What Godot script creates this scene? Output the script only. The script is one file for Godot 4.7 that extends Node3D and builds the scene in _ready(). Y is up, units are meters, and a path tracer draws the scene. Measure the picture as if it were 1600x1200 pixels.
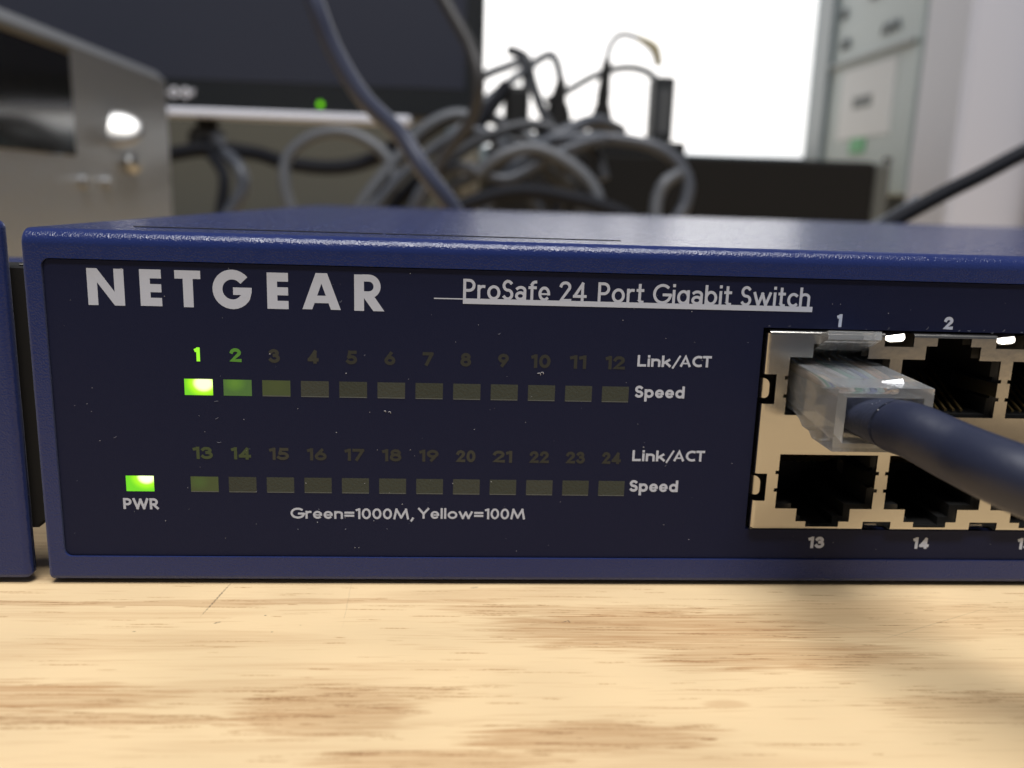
extends Node3D
# Lengths inside the builders are millimetres; MB.mesh() turns them into metres.
const MM := 0.001

class MB:
	var v := PackedVector3Array()
	var n := PackedVector3Array()
	var uv := PackedVector2Array()
	var t := Transform3D()

	func put(p: Vector3, nn: Vector3, w := Vector2.ZERO) -> void:
		v.append(t * p)
		n.append((t.basis * nn).normalized())
		uv.append(w)

	# corners run counter-clockwise seen from outside
	func tri(a: Vector3, b: Vector3, c: Vector3) -> void:
		var nn := (b - a).cross(c - a)
		if nn.length() < 1e-12:
			return
		put(a, nn); put(c, nn); put(b, nn)

	func trin(a: Vector3, b: Vector3, c: Vector3, na: Vector3, nb: Vector3, nc: Vector3) -> void:
		put(a, na); put(c, nc); put(b, nb)

	func quad(a: Vector3, b: Vector3, c: Vector3, d: Vector3) -> void:
		tri(a, b, c)
		tri(a, c, d)

	func quadn(a: Vector3, b: Vector3, c: Vector3, d: Vector3, na: Vector3, nb: Vector3, nc: Vector3, nd: Vector3) -> void:
		trin(a, b, c, na, nb, nc)
		trin(a, c, d, na, nc, nd)

	func quaduv(a: Vector3, b: Vector3, c: Vector3, d: Vector3, ua: Vector2, ub: Vector2, uc: Vector2, ud: Vector2) -> void:
		var nn := (b - a).cross(c - a)
		put(a, nn, ua); put(c, nn, uc); put(b, nn, ub)
		put(a, nn, ua); put(d, nn, ud); put(c, nn, uc)

	func out_tri(a: Vector3, b: Vector3, c: Vector3, from: Vector3) -> void:
		if (b - a).cross(c - a).dot((a + b + c) / 3.0 - from) < 0.0:
			tri(a, c, b)
		else:
			tri(a, b, c)

	func out_quad(a: Vector3, b: Vector3, c: Vector3, d: Vector3, from: Vector3) -> void:
		out_tri(a, b, c, from)
		out_tri(a, c, d, from)

	# box with chamfered edges
	func box(lo: Vector3, hi: Vector3, ch := 0.0) -> void:
		var m := (lo + hi) / 2.0
		var h := (hi - lo) / 2.0
		var k := minf(ch, minf(h.x, minf(h.y, h.z)) * 0.95)
		for ax in 3:
			var u := (ax + 1) % 3
			var w := (ax + 2) % 3
			for s in [-1.0, 1.0]:
				var c := []
				for q in [Vector2(-1, -1), Vector2(1, -1), Vector2(1, 1), Vector2(-1, 1)]:
					var p := Vector3()
					p[ax] = s * h[ax]
					p[u] = q.x * (h[u] - k)
					p[w] = q.y * (h[w] - k)
					c.append(m + p)
				out_quad(c[0], c[1], c[2], c[3], m)
		if k <= 0.0:
			return
		for ax in 3:
			var u := (ax + 1) % 3
			var w := (ax + 2) % 3
			for su in [-1.0, 1.0]:
				for sw in [-1.0, 1.0]:
					var c := []
					for e in [[-1.0, 0], [1.0, 0], [1.0, 1], [-1.0, 1]]:
						var p := Vector3()
						p[ax] = e[0] * (h[ax] - k)
						p[u] = su * (h[u] - (k if e[1] == 0 else 0.0))
						p[w] = sw * (h[w] - (0.0 if e[1] == 0 else k))
						c.append(m + p)
					out_quad(c[0], c[1], c[2], c[3], m)
		for sx in [-1.0, 1.0]:
			for sy in [-1.0, 1.0]:
				for sz in [-1.0, 1.0]:
					var s := Vector3(sx, sy, sz)
					out_tri(m + s * (h - Vector3(0, k, k)), m + s * (h - Vector3(k, 0, k)), m + s * (h - Vector3(k, k, 0)), m)

	# flat-sided prism of a polygon in x, y between two depths, the front edge chamfered by ch
	func prism(poly: PackedVector2Array, z0: float, z1: float, ch := 0.0, back := true) -> void:
		var p := poly.duplicate()
		if Geometry2D.is_polygon_clockwise(p):
			p.reverse()
		var front := p
		if ch > 0.0:
			var inset := Geometry2D.offset_polygon(p, -ch)
			if inset.size() == 1 and inset[0].size() == p.size():
				front = PackedVector2Array()
				for a in p:
					var best: Vector2 = inset[0][0]
					for b in inset[0]:
						if a.distance_to(b) < a.distance_to(best):
							best = b
					front.append(best)
		var idx := Geometry2D.triangulate_polygon(front)
		for i in range(0, idx.size(), 3):
			var a := front[idx[i]]
			var b := front[idx[i + 1]]
			var c := front[idx[i + 2]]
			if (b - a).cross(c - a) < 0.0:
				var s := b
				b = c
				c = s
			tri(Vector3(a.x, a.y, z1), Vector3(b.x, b.y, z1), Vector3(c.x, c.y, z1))
			if back:
				tri(Vector3(a.x, a.y, z0), Vector3(c.x, c.y, z0), Vector3(b.x, b.y, z0))
		var zc := z1 - ch
		for i in p.size():
			var a := p[i]
			var b := p[(i + 1) % p.size()]
			quad(Vector3(a.x, a.y, z0), Vector3(b.x, b.y, z0), Vector3(b.x, b.y, zc), Vector3(a.x, a.y, zc))
			if ch > 0.0:
				var fa := front[i]
				var fb := front[(i + 1) % p.size()]
				quad(Vector3(a.x, a.y, zc), Vector3(b.x, b.y, zc), Vector3(fb.x, fb.y, z1), Vector3(fa.x, fa.y, z1))

	# plate with rectangular holes: front at z1, the holes' walls back to z0
	func grid_plate(xs: Array, ys: Array, is_hole: Callable, z0: float, z1: float, outer := true) -> void:
		xs.sort()
		ys.sort()
		var nx := xs.size() - 1
		var ny := ys.size() - 1
		var solid := []
		for i in nx:
			var col := []
			for j in ny:
				col.append(xs[i + 1] - xs[i] > 1e-5 and ys[j + 1] - ys[j] > 1e-5 and not is_hole.call((xs[i] + xs[i + 1]) / 2.0, (ys[j] + ys[j + 1]) / 2.0))
			solid.append(col)
		for i in nx:
			for j in ny:
				if not solid[i][j]:
					continue
				var x0: float = xs[i]
				var x1: float = xs[i + 1]
				var y0: float = ys[j]
				var y1: float = ys[j + 1]
				quad(Vector3(x0, y0, z1), Vector3(x1, y0, z1), Vector3(x1, y1, z1), Vector3(x0, y1, z1))
				if (i > 0 and not solid[i - 1][j] and x0 - xs[i - 1] > 1e-5) or (outer and i == 0):
					quad(Vector3(x0, y0, z0), Vector3(x0, y0, z1), Vector3(x0, y1, z1), Vector3(x0, y1, z0))
				if (i < nx - 1 and not solid[i + 1][j]) or (outer and i == nx - 1):
					quad(Vector3(x1, y0, z1), Vector3(x1, y0, z0), Vector3(x1, y1, z0), Vector3(x1, y1, z1))
				if (j > 0 and not solid[i][j - 1]) or (outer and j == 0):
					quad(Vector3(x0, y0, z0), Vector3(x1, y0, z0), Vector3(x1, y0, z1), Vector3(x0, y0, z1))
				if (j < ny - 1 and not solid[i][j + 1]) or (outer and j == ny - 1):
					quad(Vector3(x0, y1, z1), Vector3(x1, y1, z1), Vector3(x1, y1, z0), Vector3(x0, y1, z0))

	# smooth tube through points; r is a number or a list of radii
	func tube(points: Array, r, sides := 14, steps := 8, caps := true, flat := 1.0, wide := []) -> void:
		var pts := []
		var rad := []
		var side := []
		var last := points.size() - 1
		for i in last:
			var p0: Vector3 = points[maxi(i - 1, 0)]
			var p1: Vector3 = points[i]
			var p2: Vector3 = points[i + 1]
			var p3: Vector3 = points[mini(i + 2, last)]
			for k in steps:
				var f := float(k) / steps
				pts.append(0.5 * (2.0 * p1 + (p2 - p0) * f + (2.0 * p0 - 5.0 * p1 + 4.0 * p2 - p3) * f * f + (3.0 * p1 - p0 - 3.0 * p2 + p3) * f * f * f))
				rad.append(lerpf(r[i], r[i + 1], f) if r is Array else r)
				side.append(lerpf(wide[i], wide[i + 1], smoothstep(0.0, 1.0, f)) if i + 1 < wide.size() else 1.0)
		pts.append(points[last])
		rad.append(r[last] if r is Array else r)
		side.append(wide[last] if last < wide.size() else 1.0)
		var up := Vector3(0.03, 1, 0.05)
		var rings := []
		var norms := []
		for i in pts.size():
			var d: Vector3 = (pts[mini(i + 1, pts.size() - 1)] - pts[maxi(i - 1, 0)]).normalized()
			if absf(d.dot(up.normalized())) > 0.98:
				up = Vector3(1, 0, 0.1)
			var a := (up - d * up.dot(d)).normalized()
			var b := d.cross(a)
			up = a
			var ring := []
			var nn := []
			for k in sides:
				var g := TAU * k / sides
				var o: Vector3 = a * cos(g) * flat + b * sin(g) * side[i]
				ring.append(pts[i] + o * rad[i])
				nn.append((a * cos(g) / flat + b * sin(g) / side[i]).normalized())
			rings.append(ring)
			norms.append(nn)
		for i in pts.size() - 1:
			for k in sides:
				var l := (k + 1) % sides
				quadn(rings[i][k], rings[i][l], rings[i + 1][l], rings[i + 1][k], norms[i][k], norms[i][l], norms[i + 1][l], norms[i + 1][k])
		if caps:
			for k in sides:
				var l := (k + 1) % sides
				tri(pts[0], rings[0][l], rings[0][k])
				tri(pts[-1], rings[-1][k], rings[-1][l])

	# profile of (radius, height) turned about y at c
	func lathe(c: Vector3, prof: Array, sides := 40) -> void:
		for i in prof.size() - 1:
			var a: Vector2 = prof[i]
			var b: Vector2 = prof[i + 1]
			var d := b - a
			var pa: Vector2 = d if i == 0 else b - prof[i - 1]
			var pb: Vector2 = d if i == prof.size() - 2 else prof[i + 2] - a
			if pa.normalized().dot(d.normalized()) < 0.6:
				pa = d
			if pb.normalized().dot(d.normalized()) < 0.6:
				pb = d
			for k in sides:
				var g0 := TAU * k / sides
				var g1 := TAU * (k + 1) / sides
				var e0 := Vector3(cos(g0), 0, -sin(g0))
				var e1 := Vector3(cos(g1), 0, -sin(g1))
				quadn(c + e0 * a.x + Vector3.UP * a.y, c + e1 * a.x + Vector3.UP * a.y, c + e1 * b.x + Vector3.UP * b.y, c + e0 * b.x + Vector3.UP * b.y,
					e0 * pa.y - Vector3.UP * pa.x, e1 * pa.y - Vector3.UP * pa.x, e1 * pb.y - Vector3.UP * pb.x, e0 * pb.y - Vector3.UP * pb.x)

	func mesh() -> ArrayMesh:
		var a := []
		a.resize(Mesh.ARRAY_MAX)
		var vv := PackedVector3Array()
		vv.resize(v.size())
		for i in v.size():
			vv[i] = v[i] * 0.001
		a[Mesh.ARRAY_VERTEX] = vv
		a[Mesh.ARRAY_NORMAL] = n
		a[Mesh.ARRAY_TEX_UV] = uv
		var m := ArrayMesh.new()
		m.add_surface_from_arrays(Mesh.PRIMITIVE_TRIANGLES, a)
		return m

var M := {}
var used := {}

func numbered(called: String) -> String:
	used[called] = used.get(called, 0) + 1
	return called if used[called] == 1 else "%s_%03d" % [called, used[called] - 1]

func tag(o: Node3D, label: String, category: String, group := "") -> Node3D:
	o.set_meta("label", label)
	o.set_meta("category", category)
	if group:
		o.set_meta("group", group)
	return o

func thing(called: String, label: String, category: String, group := "", at := Vector3.ZERO) -> Node3D:
	var o := Node3D.new()
	o.name = numbered(called)
	add_child(o)
	o.position = at * MM
	return tag(o, label, category, group)

func obj(called: String, b: MB, m: Material, parent: Node3D = null) -> MeshInstance3D:
	return place(called, b.mesh(), m, parent)

func place(called: String, me: Mesh, m: Material, parent: Node3D = null, at := Vector3.ZERO) -> MeshInstance3D:
	var o := MeshInstance3D.new()
	o.mesh = me
	o.material_override = m
	o.name = numbered(called) if parent == null else called
	if parent == null:
		add_child(o)
	else:
		parent.add_child(o, true)
	o.position = at * MM
	return o

func lin(r: float, g: float, b: float, a := 1.0) -> Color:
	return Color(r, g, b, a).linear_to_srgb()

func mat(called: String, c: Color, rough := 0.5, metal := 0.0) -> StandardMaterial3D:
	var m := StandardMaterial3D.new()
	m.resource_name = called
	m.albedo_color = c
	m.roughness = rough
	m.metallic = metal
	M[called] = m
	return m

func noise_tex(freq: float, size := 512, oct := 3, seed_ := 1, low := 0.0) -> ImageTexture:
	var f := FastNoiseLite.new()
	f.noise_type = FastNoiseLite.TYPE_SIMPLEX_SMOOTH
	f.frequency = freq
	f.fractal_octaves = oct
	f.seed = seed_
	var im := f.get_seamless_image(size, size)
	if low > 0.0:
		im.adjust_bcs(1.0, 1.0 - low, 1.0)
		im.adjust_bcs(1.0 + low * 0.6, 1.0, 1.0)
	im.convert(Image.FORMAT_RGB8)
	return ImageTexture.create_from_image(im)

func relief(m: StandardMaterial3D, tex: Texture2D, cm: float, per_metre: float) -> void:
	m.heightmap_enabled = true
	m.heightmap_texture = tex
	m.heightmap_scale = cm
	m.uv1_triplanar = true
	m.uv1_scale = Vector3.ONE * per_metre

# ---------------------------------------------------------------- lettering
func arc(cx: float, cy: float, rx: float, ry: float, a0: float, a1: float) -> Array:
	var r := []
	var k := maxi(4, int(absf(a1 - a0) / 12.0))
	for i in k + 1:
		var a := deg_to_rad(lerpf(a0, a1, float(i) / k))
		r.append(Vector2(cx + cos(a) * rx, cy + sin(a) * ry))
	return r

func pl(a: Array) -> Array:
	var r := []
	for i in range(0, a.size(), 2):
		r.append(Vector2(a[i], a[i + 1]))
	return r

# centre lines of one character in a cap height of 1; stroke t
func glyph(ch: String, t: float) -> Array:
	var lo := t / 2.0
	var hi := 1.0 - lo
	var xh := 0.72 - lo
	var my := (lo + xh) / 2.0
	var ry := (xh - lo) / 2.0
	match ch:
		"L": return [0.32, [pl([0, hi, 0, lo, 0.32, lo])]]
		"i": return [0.0, [pl([0, lo, 0, xh]), pl([0, 0.975 - lo * 0.7, 0, 0.985 - lo * 0.7])]]
		"l": return [0.0, [pl([0, lo, 0, hi])]]
		"n": return [0.34, [pl([0, lo, 0, xh]), arc(0.17, xh - 0.16, 0.17, 0.16, 180, 0) + pl([0.34, lo])]]
		"h": return [0.34, [pl([0, lo, 0, hi]), arc(0.17, xh - 0.16, 0.17, 0.16, 180, 0) + pl([0.34, lo])]]
		"k": return [0.34, [pl([0, lo, 0, hi]), pl([0.05, 0.34, 0.30, xh]), pl([0.14, 0.4, 0.34, lo])]]
		"/": return [0.36, [pl([0, 0.0, 0.36, 0.98])]]
		"A": return [0.6, [pl([0.02, lo, 0.3, hi, 0.58, lo]), pl([0.14, 0.3, 0.46, 0.3])]]
		"C": return [0.46, [arc(0.36, 0.5, 0.36, 0.5 - lo, 68, 292)]]
		"G": return [0.58, [arc(0.32, 0.5, 0.32, 0.5 - lo, 52, 350), pl([0.38, 0.46, 0.62, 0.46])]]
		"T": return [0.44, [pl([0, hi, 0.44, hi]), pl([0.22, hi - lo, 0.22, lo])]]
		"S":
			var r := (hi - lo) / 4.0
			return [0.32, [arc(0.16, hi - r, 0.16, r, 40, 265) + arc(0.16, lo + r, 0.17, r, 85, -145)]]
		"p": return [0.38, [pl([0, -0.2, 0, xh]), arc(0.19, my, 0.19, ry, 0, 360)]]
		"b": return [0.38, [pl([0, lo, 0, hi]), arc(0.19, my, 0.19, ry, 0, 360)]]
		"d": return [0.38, [pl([0.38, lo, 0.38, hi]), arc(0.19, my, 0.19, ry, 0, 360)]]
		"g": return [0.38, [pl([0.38, lo, 0.38, xh]), arc(0.19, my, 0.19, ry, 0, 360)]]
		"o": return [0.42, [arc(0.21, my, 0.21, ry, 0, 360)]]
		"c": return [0.32, [arc(0.2, my, 0.2, ry, 52, 308)]]
		"e": return [0.36, [pl([0.04, my - 0.01, 0.34, my - 0.01]), arc(0.18, my, 0.18, ry, 0, 308)]]
		"a": return [0.34, [arc(0.17, xh - 0.15, 0.17, 0.15, 145, 0) + pl([0.34, lo]), arc(0.16, lo + 0.16, 0.16, 0.16, 0, 360)]]
		"P": return [0.38, [pl([0, lo, 0, hi]), pl([0, hi, 0.18, hi]) + arc(0.18, (hi + 0.44) / 2.0, 0.2, (hi - 0.44) / 2.0, 80, -80) + pl([0.18, 0.44, 0, 0.44])]]
		"R": return [0.42, [pl([0, lo, 0, hi]), pl([0, hi, 0.18, hi]) + arc(0.18, (hi + 0.44) / 2.0, 0.2, (hi - 0.44) / 2.0, 80, -80) + pl([0.18, 0.44, 0, 0.44]), pl([0.18, 0.42, 0.42, lo])]]
		"W": return [0.86, [pl([0, hi, 0.22, lo]), pl([0.22, lo, 0.43, hi - 0.04]), pl([0.43, hi - 0.04, 0.64, lo]), pl([0.64, lo, 0.86, hi])]]
		"w": return [0.66, [pl([0, xh, 0.17, lo]), pl([0.17, lo, 0.33, xh - 0.02]), pl([0.33, xh - 0.02, 0.49, lo]), pl([0.49, lo, 0.66, xh])]]
		"r": return [0.2, [pl([0, lo, 0, xh]), arc(0.17, xh - 0.2, 0.17, 0.2, 170, 80)]]
		"=": return [0.4, [pl([0, 0.3, 0.4, 0.3]), pl([0, 0.58, 0.4, 0.58])]]
		"1": return [0.13, [pl([0.13, lo, 0.13, hi]), pl([0, hi - 0.07, 0.1, hi - 0.02])]]
		"0": return [0.36, [arc(0.18, 0.5, 0.18, 0.5 - lo, 0, 360)]]
		"2": return [0.34, [arc(0.17, hi - 0.2, 0.17, 0.2, 168, -38) + pl([0.02, lo, 0.36, lo])]]
		"3": return [0.32, [arc(0.14, hi - 0.17, 0.14, 0.17, 155, -80), arc(0.15, lo + 0.21, 0.17, 0.21, 85, -150)]]
		"4": return [0.42, [pl([0.31, lo, 0.31, hi - 0.05]), pl([0.31, hi - 0.03, 0.02, 0.3]), pl([0, 0.28, 0.42, 0.28])]]
		"5": return [0.34, [pl([0.32, hi, 0.09, hi]), pl([0.09, hi, 0.05, 0.56]), arc(0.15, 0.34, 0.19, 0.34 - lo, 120, -145)]]
		"6": return [0.38, [arc(0.19, 0.34, 0.19, 0.34 - lo, 0, 360), pl([0.24, hi - 0.02, 0.03, 0.44])]]
		"7": return [0.36, [pl([0, hi, 0.36, hi]), pl([0.36, hi - 0.02, 0.12, lo])]]
		"8": return [0.36, [arc(0.18, hi - 0.17, 0.15, 0.17, 0, 360), arc(0.18, lo + 0.21, 0.18, 0.21, 0, 360)]]
		"9": return [0.38, [arc(0.19, 0.66, 0.19, 0.66 - lo - (0.34 - lo) + 0.0, 0, 360) if false else arc(0.19, 0.66, 0.19, 0.34 - lo, 0, 360), pl([0.14, lo + 0.02, 0.35, 0.56])]]
		"f": return [0.22, [pl([0.09, lo, 0.09, hi - 0.14]) + arc(0.23, hi - 0.14, 0.14, 0.14, 180, 90), pl([0, xh, 0.22, xh])]]
		"t": return [0.2, [pl([0.08, 0.9, 0.08, lo + 0.1]) + arc(0.18, lo + 0.1, 0.1, 0.1, 180, 280), pl([0, xh, 0.2, xh])]]
		"M": return [0.7, [pl([0, lo, 0.1, hi]), pl([0.1, hi, 0.35, lo + 0.08]), pl([0.35, lo + 0.08, 0.6, hi]), pl([0.6, hi, 0.7, lo])]]
		",": return [0.07, [pl([0.07, 0.09, 0, -0.1])]]
		"Y": return [0.5, [pl([0, hi, 0.25, 0.46]), pl([0.25, 0.46, 0.5, hi]), pl([0.25, 0.44, 0.25, lo])]]
	return [0.25, []]

func ribbon(b: MB, line: Array, w: float, z: float, cap := true) -> void:
	var p := line.duplicate()
	var last := p.size() - 1
	var closed: bool = p[0].distance_to(p[last]) < 1e-4
	if not closed and cap:
		p[0] -= (p[1] - p[0]).normalized() * w / 2.0
		p[last] += (p[last] - p[last - 1]).normalized() * w / 2.0
	var l := []
	var r := []
	for i in p.size():
		var a: Vector2 = p[i] - p[i - 1] if i > 0 else (p[last] - p[last - 1] if closed else p[1] - p[0])
		var c: Vector2 = p[i + 1] - p[i] if i < last else (p[1] - p[0] if closed else p[last] - p[last - 1])
		a = a.normalized()
		c = c.normalized()
		var m := (a + c).normalized()
		var nn := Vector2(-m.y, m.x)
		var s := w / 2.0 / maxf(0.55, nn.dot(Vector2(-a.y, a.x)))
		l.append(p[i] + nn * s)
		r.append(p[i] - nn * s)
	for i in last:
		b.quad(Vector3(r[i].x, r[i].y, z), Vector3(r[i + 1].x, r[i + 1].y, z), Vector3(l[i + 1].x, l[i + 1].y, z), Vector3(l[i].x, l[i].y, z))

# a word that fills x0 to x1
func word(b: MB, s: String, x0: float, x1: float, y: float, cap: float, t: float, gap: float, z: float) -> void:
	var cw := 0.0
	for ch in s:
		cw += glyph(ch, t)[0]
	var fixed := s.length() * t * cap + (s.length() - 1) * gap * cap
	var sx := (x1 - x0 - fixed) / (cw * cap) if cw > 0.0 else 1.0
	var x := x0 + t * cap / 2.0
	var k := 0
	for ch in s:
		var g := glyph(ch, t)
		for line in g[1]:
			var q := []
			for p in line:
				q.append(Vector2(x + p.x * cap * sx, y + p.y * cap))
			var thin := 0.62 if ch in "eA" and line.size() == 2 else 0.8 if ch == "/" else 1.0
			ribbon(b, q, t * cap * thin, z + 0.004 * k)
			k = (k + 1) % 5
		x += g[0] * cap * sx + t * cap + gap * cap

func lettering(called: String, words: Array, cap: float, t: float, m: Material, parent: Node3D, gap := 0.09) -> MeshInstance3D:
	var b := MB.new()
	for w in words:
		word(b, w[0], w[1], w[2], w[3], cap, t, gap, 0.02)
	return obj(called, b, m, parent)

func poly_letter(b: MB, a: Array, z: float) -> void:
	var p := PackedVector2Array(pl(a))
	if Geometry2D.is_polygon_clockwise(p):
		p.reverse()
	var idx := Geometry2D.triangulate_polygon(p)
	for i in range(0, idx.size(), 3):
		var q := [p[idx[i]], p[idx[i + 1]], p[idx[i + 2]]]
		if (q[1] - q[0]).cross(q[2] - q[0]) < 0.0:
			q.reverse()
		b.tri(Vector3(q[0].x, q[0].y, z), Vector3(q[1].x, q[1].y, z), Vector3(q[2].x, q[2].y, z))

func rect_letter(b: MB, x0: float, y0: float, x1: float, y1: float, z: float) -> void:
	b.quad(Vector3(x0, y0, z), Vector3(x1, y0, z), Vector3(x1, y1, z), Vector3(x0, y1, z))

# ---------------------------------------------------------------- textures
func sstep(a: float, b: float, x: float) -> float:
	return smoothstep(a, b, x)

func fnl(seed_: int, freq := 1.0, oct := 1) -> FastNoiseLite:
	var f := FastNoiseLite.new()
	f.noise_type = FastNoiseLite.TYPE_SIMPLEX_SMOOTH
	f.seed = seed_
	f.frequency = freq
	f.fractal_octaves = oct
	if oct == 1:
		f.fractal_type = FastNoiseLite.FRACTAL_NONE
	return f

func wood_texture() -> ImageTexture:
	var w := 2048
	var h := 1024
	var n1 := fnl(11, 1.0, 3)
	var n2 := fnl(12)
	var n3 := fnl(13)
	var n4 := fnl(14, 1.0, 2)
	var n5 := fnl(15)
	# grain patches: centre x, centre z, half length, half width, strength
	var patches := [
		[20.0, 5.0, 34.0, 0.8, 0.62], [62.0, 7.0, 16.0, 1.6, 0.5], [72.0, 11.5, 20.0, 4.2, 0.78], [84.0, 17.0, 15.0, 3.4, 0.7],
		[36.5, 27.0, 8.5, 4.6, 0.72], [40.0, 24.5, 10.0, 1.4, 0.35], [8.0, 24.5, 15.0, 2.8, 0.85], [16.0, 28.5, 14.0, 1.0, 0.6],
		[61.0, 31.5, 11.0, 2.6, 0.75], [48.0, 34.5, 12.0, 1.4, 0.7], [100.0, 9.0, 22.0, 5.0, 0.38], [104.0, 27.0, 14.0, 3.0, 0.4],
		[30.0, -14.0, 40.0, 5.0, 0.6], [90.0, -24.0, 40.0, 4.0, 0.6], [30.0, 44.0, 50.0, 3.0, 0.7], [-30.0, 12.0, 22.0, 4.0, 0.6], [110.0, 44.0, 30.0, 4.0, 0.6]]
	# marks that the top has picked up: x, z, half length, half width, darkness
	var marks := [[20.7, 4.0, 0.10, 4.2, 0.75, -0.14], [22.3, 9.9, 0.34, 0.16, 0.8, 0.5], [27.2, 8.2, 0.12, 0.1, 0.8, 0.0], [28.7, 12.0, 0.12, 0.14, 0.7, 0.0], [61.1, 9.7, 0.35, 0.09, 0.85, 0.5],
		[61.6, 9.6, 0.09, 0.3, 0.85, 0.3], [14.0, 11.9, 0.2, 0.1, 0.6, 0.0], [64.0, 14.6, 0.3, 0.08, 0.6, 0.0], [105.0, 10.0, 9.0, 0.10, 0.25, 0.45], [96.0, 12.0, 8.0, 0.07, 0.22, -0.4], [51.0, 0.9, 0.5, 0.2, 0.5, 0.2], [36.0, 4.5, 0.06, 6.0, 0.22, 0.03], [31.5, 10.5, 0.1, 0.1, 0.7, 0.0]]
	var data := PackedByteArray()
	data.resize(w * h * 3)
	var o := 0
	for j in h:
		var z := -40.0 + 100.0 * j / h
		var near := []
		for p in patches:
			if absf(z - p[1]) < p[3] * 2.0 + 2.0:
				near.append(p)
		var here := []
		for q in marks:
			if absf(z - q[1]) < maxf(q[3], q[2] * absf(q[5])) * 1.5 + 0.3:
				here.append(q)
		for i in w:
			var x := -60.0 + 200.0 * i / w
			var wz := z + 1.0 * n1.get_noise_2d(x * 0.022, z * 0.10)
			var gz := z + 0.25 * n3.get_noise_2d(x * 0.02, z * 0.06)
			var m := 0.0
			for p in near:
				var dx: float = (x - p[0]) / p[2]
				var dz: float = (wz - p[1]) / p[3]
				var d := dx * dx + dz * dz
				if d < 2.2:
					m = maxf(m, p[4] * (1.0 - sstep(0.55, 1.35, d + 0.75 * n4.get_noise_2d(x * 0.09, gz * 1.8))))
			m = maxf(m, 0.3 * sstep(0.25, 0.75, n3.get_noise_2d(x * 0.018, wz * 0.22)))
			var streak := n4.get_noise_2d(x * 0.03, gz * 3.2 + 0.6 * wz)
			var line := sstep(-0.55, 0.5, n2.get_noise_2d(x * 0.018 + 31.0, gz * 4.2)) * 0.6 + 0.4 * sstep(-0.4, 0.6, n5.get_noise_2d(x * 0.03 + 5.0, gz * 9.0))
			m *= (0.80 + 0.45 * streak) * (0.62 + 0.85 * line)
			m += 0.05 * line
			var pore := sstep(0.32, 0.62, n5.get_noise_2d(x * 0.075, gz * 3.0 + 40.0)) * sstep(-0.05, 0.4, n2.get_noise_2d(x * 0.06 + 7.0, gz * 1.1)) 
			var fine := 0.5 + 0.5 * n2.get_noise_2d(x * 0.5, z * 6.0)
			m = clampf(m + 0.30 * pore + 0.05 * fine, 0.0, 1.2)
			var kx := x - 74.8
			var kz := wz - 26.6
			m = maxf(m, 0.5 * (1.0 - sstep(0.3, 1.6, kx * kx / 5.0 + kz * kz / 0.9 + 0.5 * streak)))
			var tone := 1.0 + 0.06 * n3.get_noise_2d(x * 0.05 + 3.0, z * 0.09) + 0.03 * (fine - 0.5)
			var r := lerpf(0.755, 0.50, m) * tone
			var g := lerpf(0.565, 0.31, m) * tone
			var b := lerpf(0.325, 0.155, m) * tone
			for q in here:
				var ax: float = x - q[0]
				var az: float = z - q[1]
				var u: float = ax
				var s: float = az
				if q[2] > q[3]:
					s = az + ax * q[5]
				else:
					u = ax - az * q[5]
				var e: float = u * u / (q[2] * q[2]) + s * s / (q[3] * q[3])
				if e < 1.4:
					var f: float = q[4] * (1.0 - sstep(0.5, 1.4, e)) * (0.7 + 0.4 * n2.get_noise_2d(x * 3.0, z * 3.0))
					r = lerpf(r, 0.07, f)
					g = lerpf(g, 0.06, f)
					b = lerpf(b, 0.05, f)
			data[o] = int(255.0 * Color(clampf(r, 0, 1), 0, 0).linear_to_srgb().r)
			data[o + 1] = int(255.0 * Color(clampf(g, 0, 1), 0, 0).linear_to_srgb().r)
			data[o + 2] = int(255.0 * Color(clampf(b, 0, 1), 0, 0).linear_to_srgb().r)
			o += 3
	# pores: thin dashes along the grain
	var rng := RandomNumberGenerator.new()
	rng.seed = 404
	for k in 1500:
		var px := rng.randf_range(-60.0, 140.0)
		var pz := rng.randf_range(-40.0, 60.0)
		if k % 3 == 0:
			var q: Array = patches[rng.randi() % 12]
			px = q[0] + rng.randf_range(-1.0, 1.0) * q[2]
			pz = q[1] + rng.randf_range(-1.0, 1.0) * q[3]
		var hl := rng.randf_range(0.6, 2.2) * (2.6 if rng.randf() < 0.25 else 1.0)
		var hw := rng.randf_range(0.035, 0.085)
		var dark := rng.randf_range(0.14, 0.55)
		var tilt := rng.randf_range(-0.004, 0.022)
		for i in range(int((px - hl + 60.0) / 200.0 * w), int((px + hl + 60.0) / 200.0 * w)):
			var x := -60.0 + 200.0 * i / w
			var e := 1.0 - pow(absf(x - px) / hl, 3.0)
			var zc := pz + tilt * (x - px) + 0.05 * n2.get_noise_2d(x * 0.6, pz * 9.0)
			var gap := 0.75 + 0.6 * n2.get_noise_2d(x * 1.6, pz * 5.0)
			var j0 := int((zc + 40.0) / 100.0 * h)
			for j in range(j0 - 2, j0 + 3):
				if j < 0 or j >= h or i < 0 or i >= w:
					continue
				var z := -40.0 + 100.0 * j / h
				var f := dark * e * clampf(gap, 0.0, 1.0) * exp(-pow((z - zc) / hw, 2.0))
				var at := (j * w + i) * 3
				data[at] = int(data[at] * (1.0 - f * 0.50))
				data[at + 1] = int(data[at + 1] * (1.0 - f * 0.66))
				data[at + 2] = int(data[at + 2] * (1.0 - f * 0.80))
	return ImageTexture.create_from_image(Image.create_from_data(w, h, false, Image.FORMAT_RGB8, data))

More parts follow.
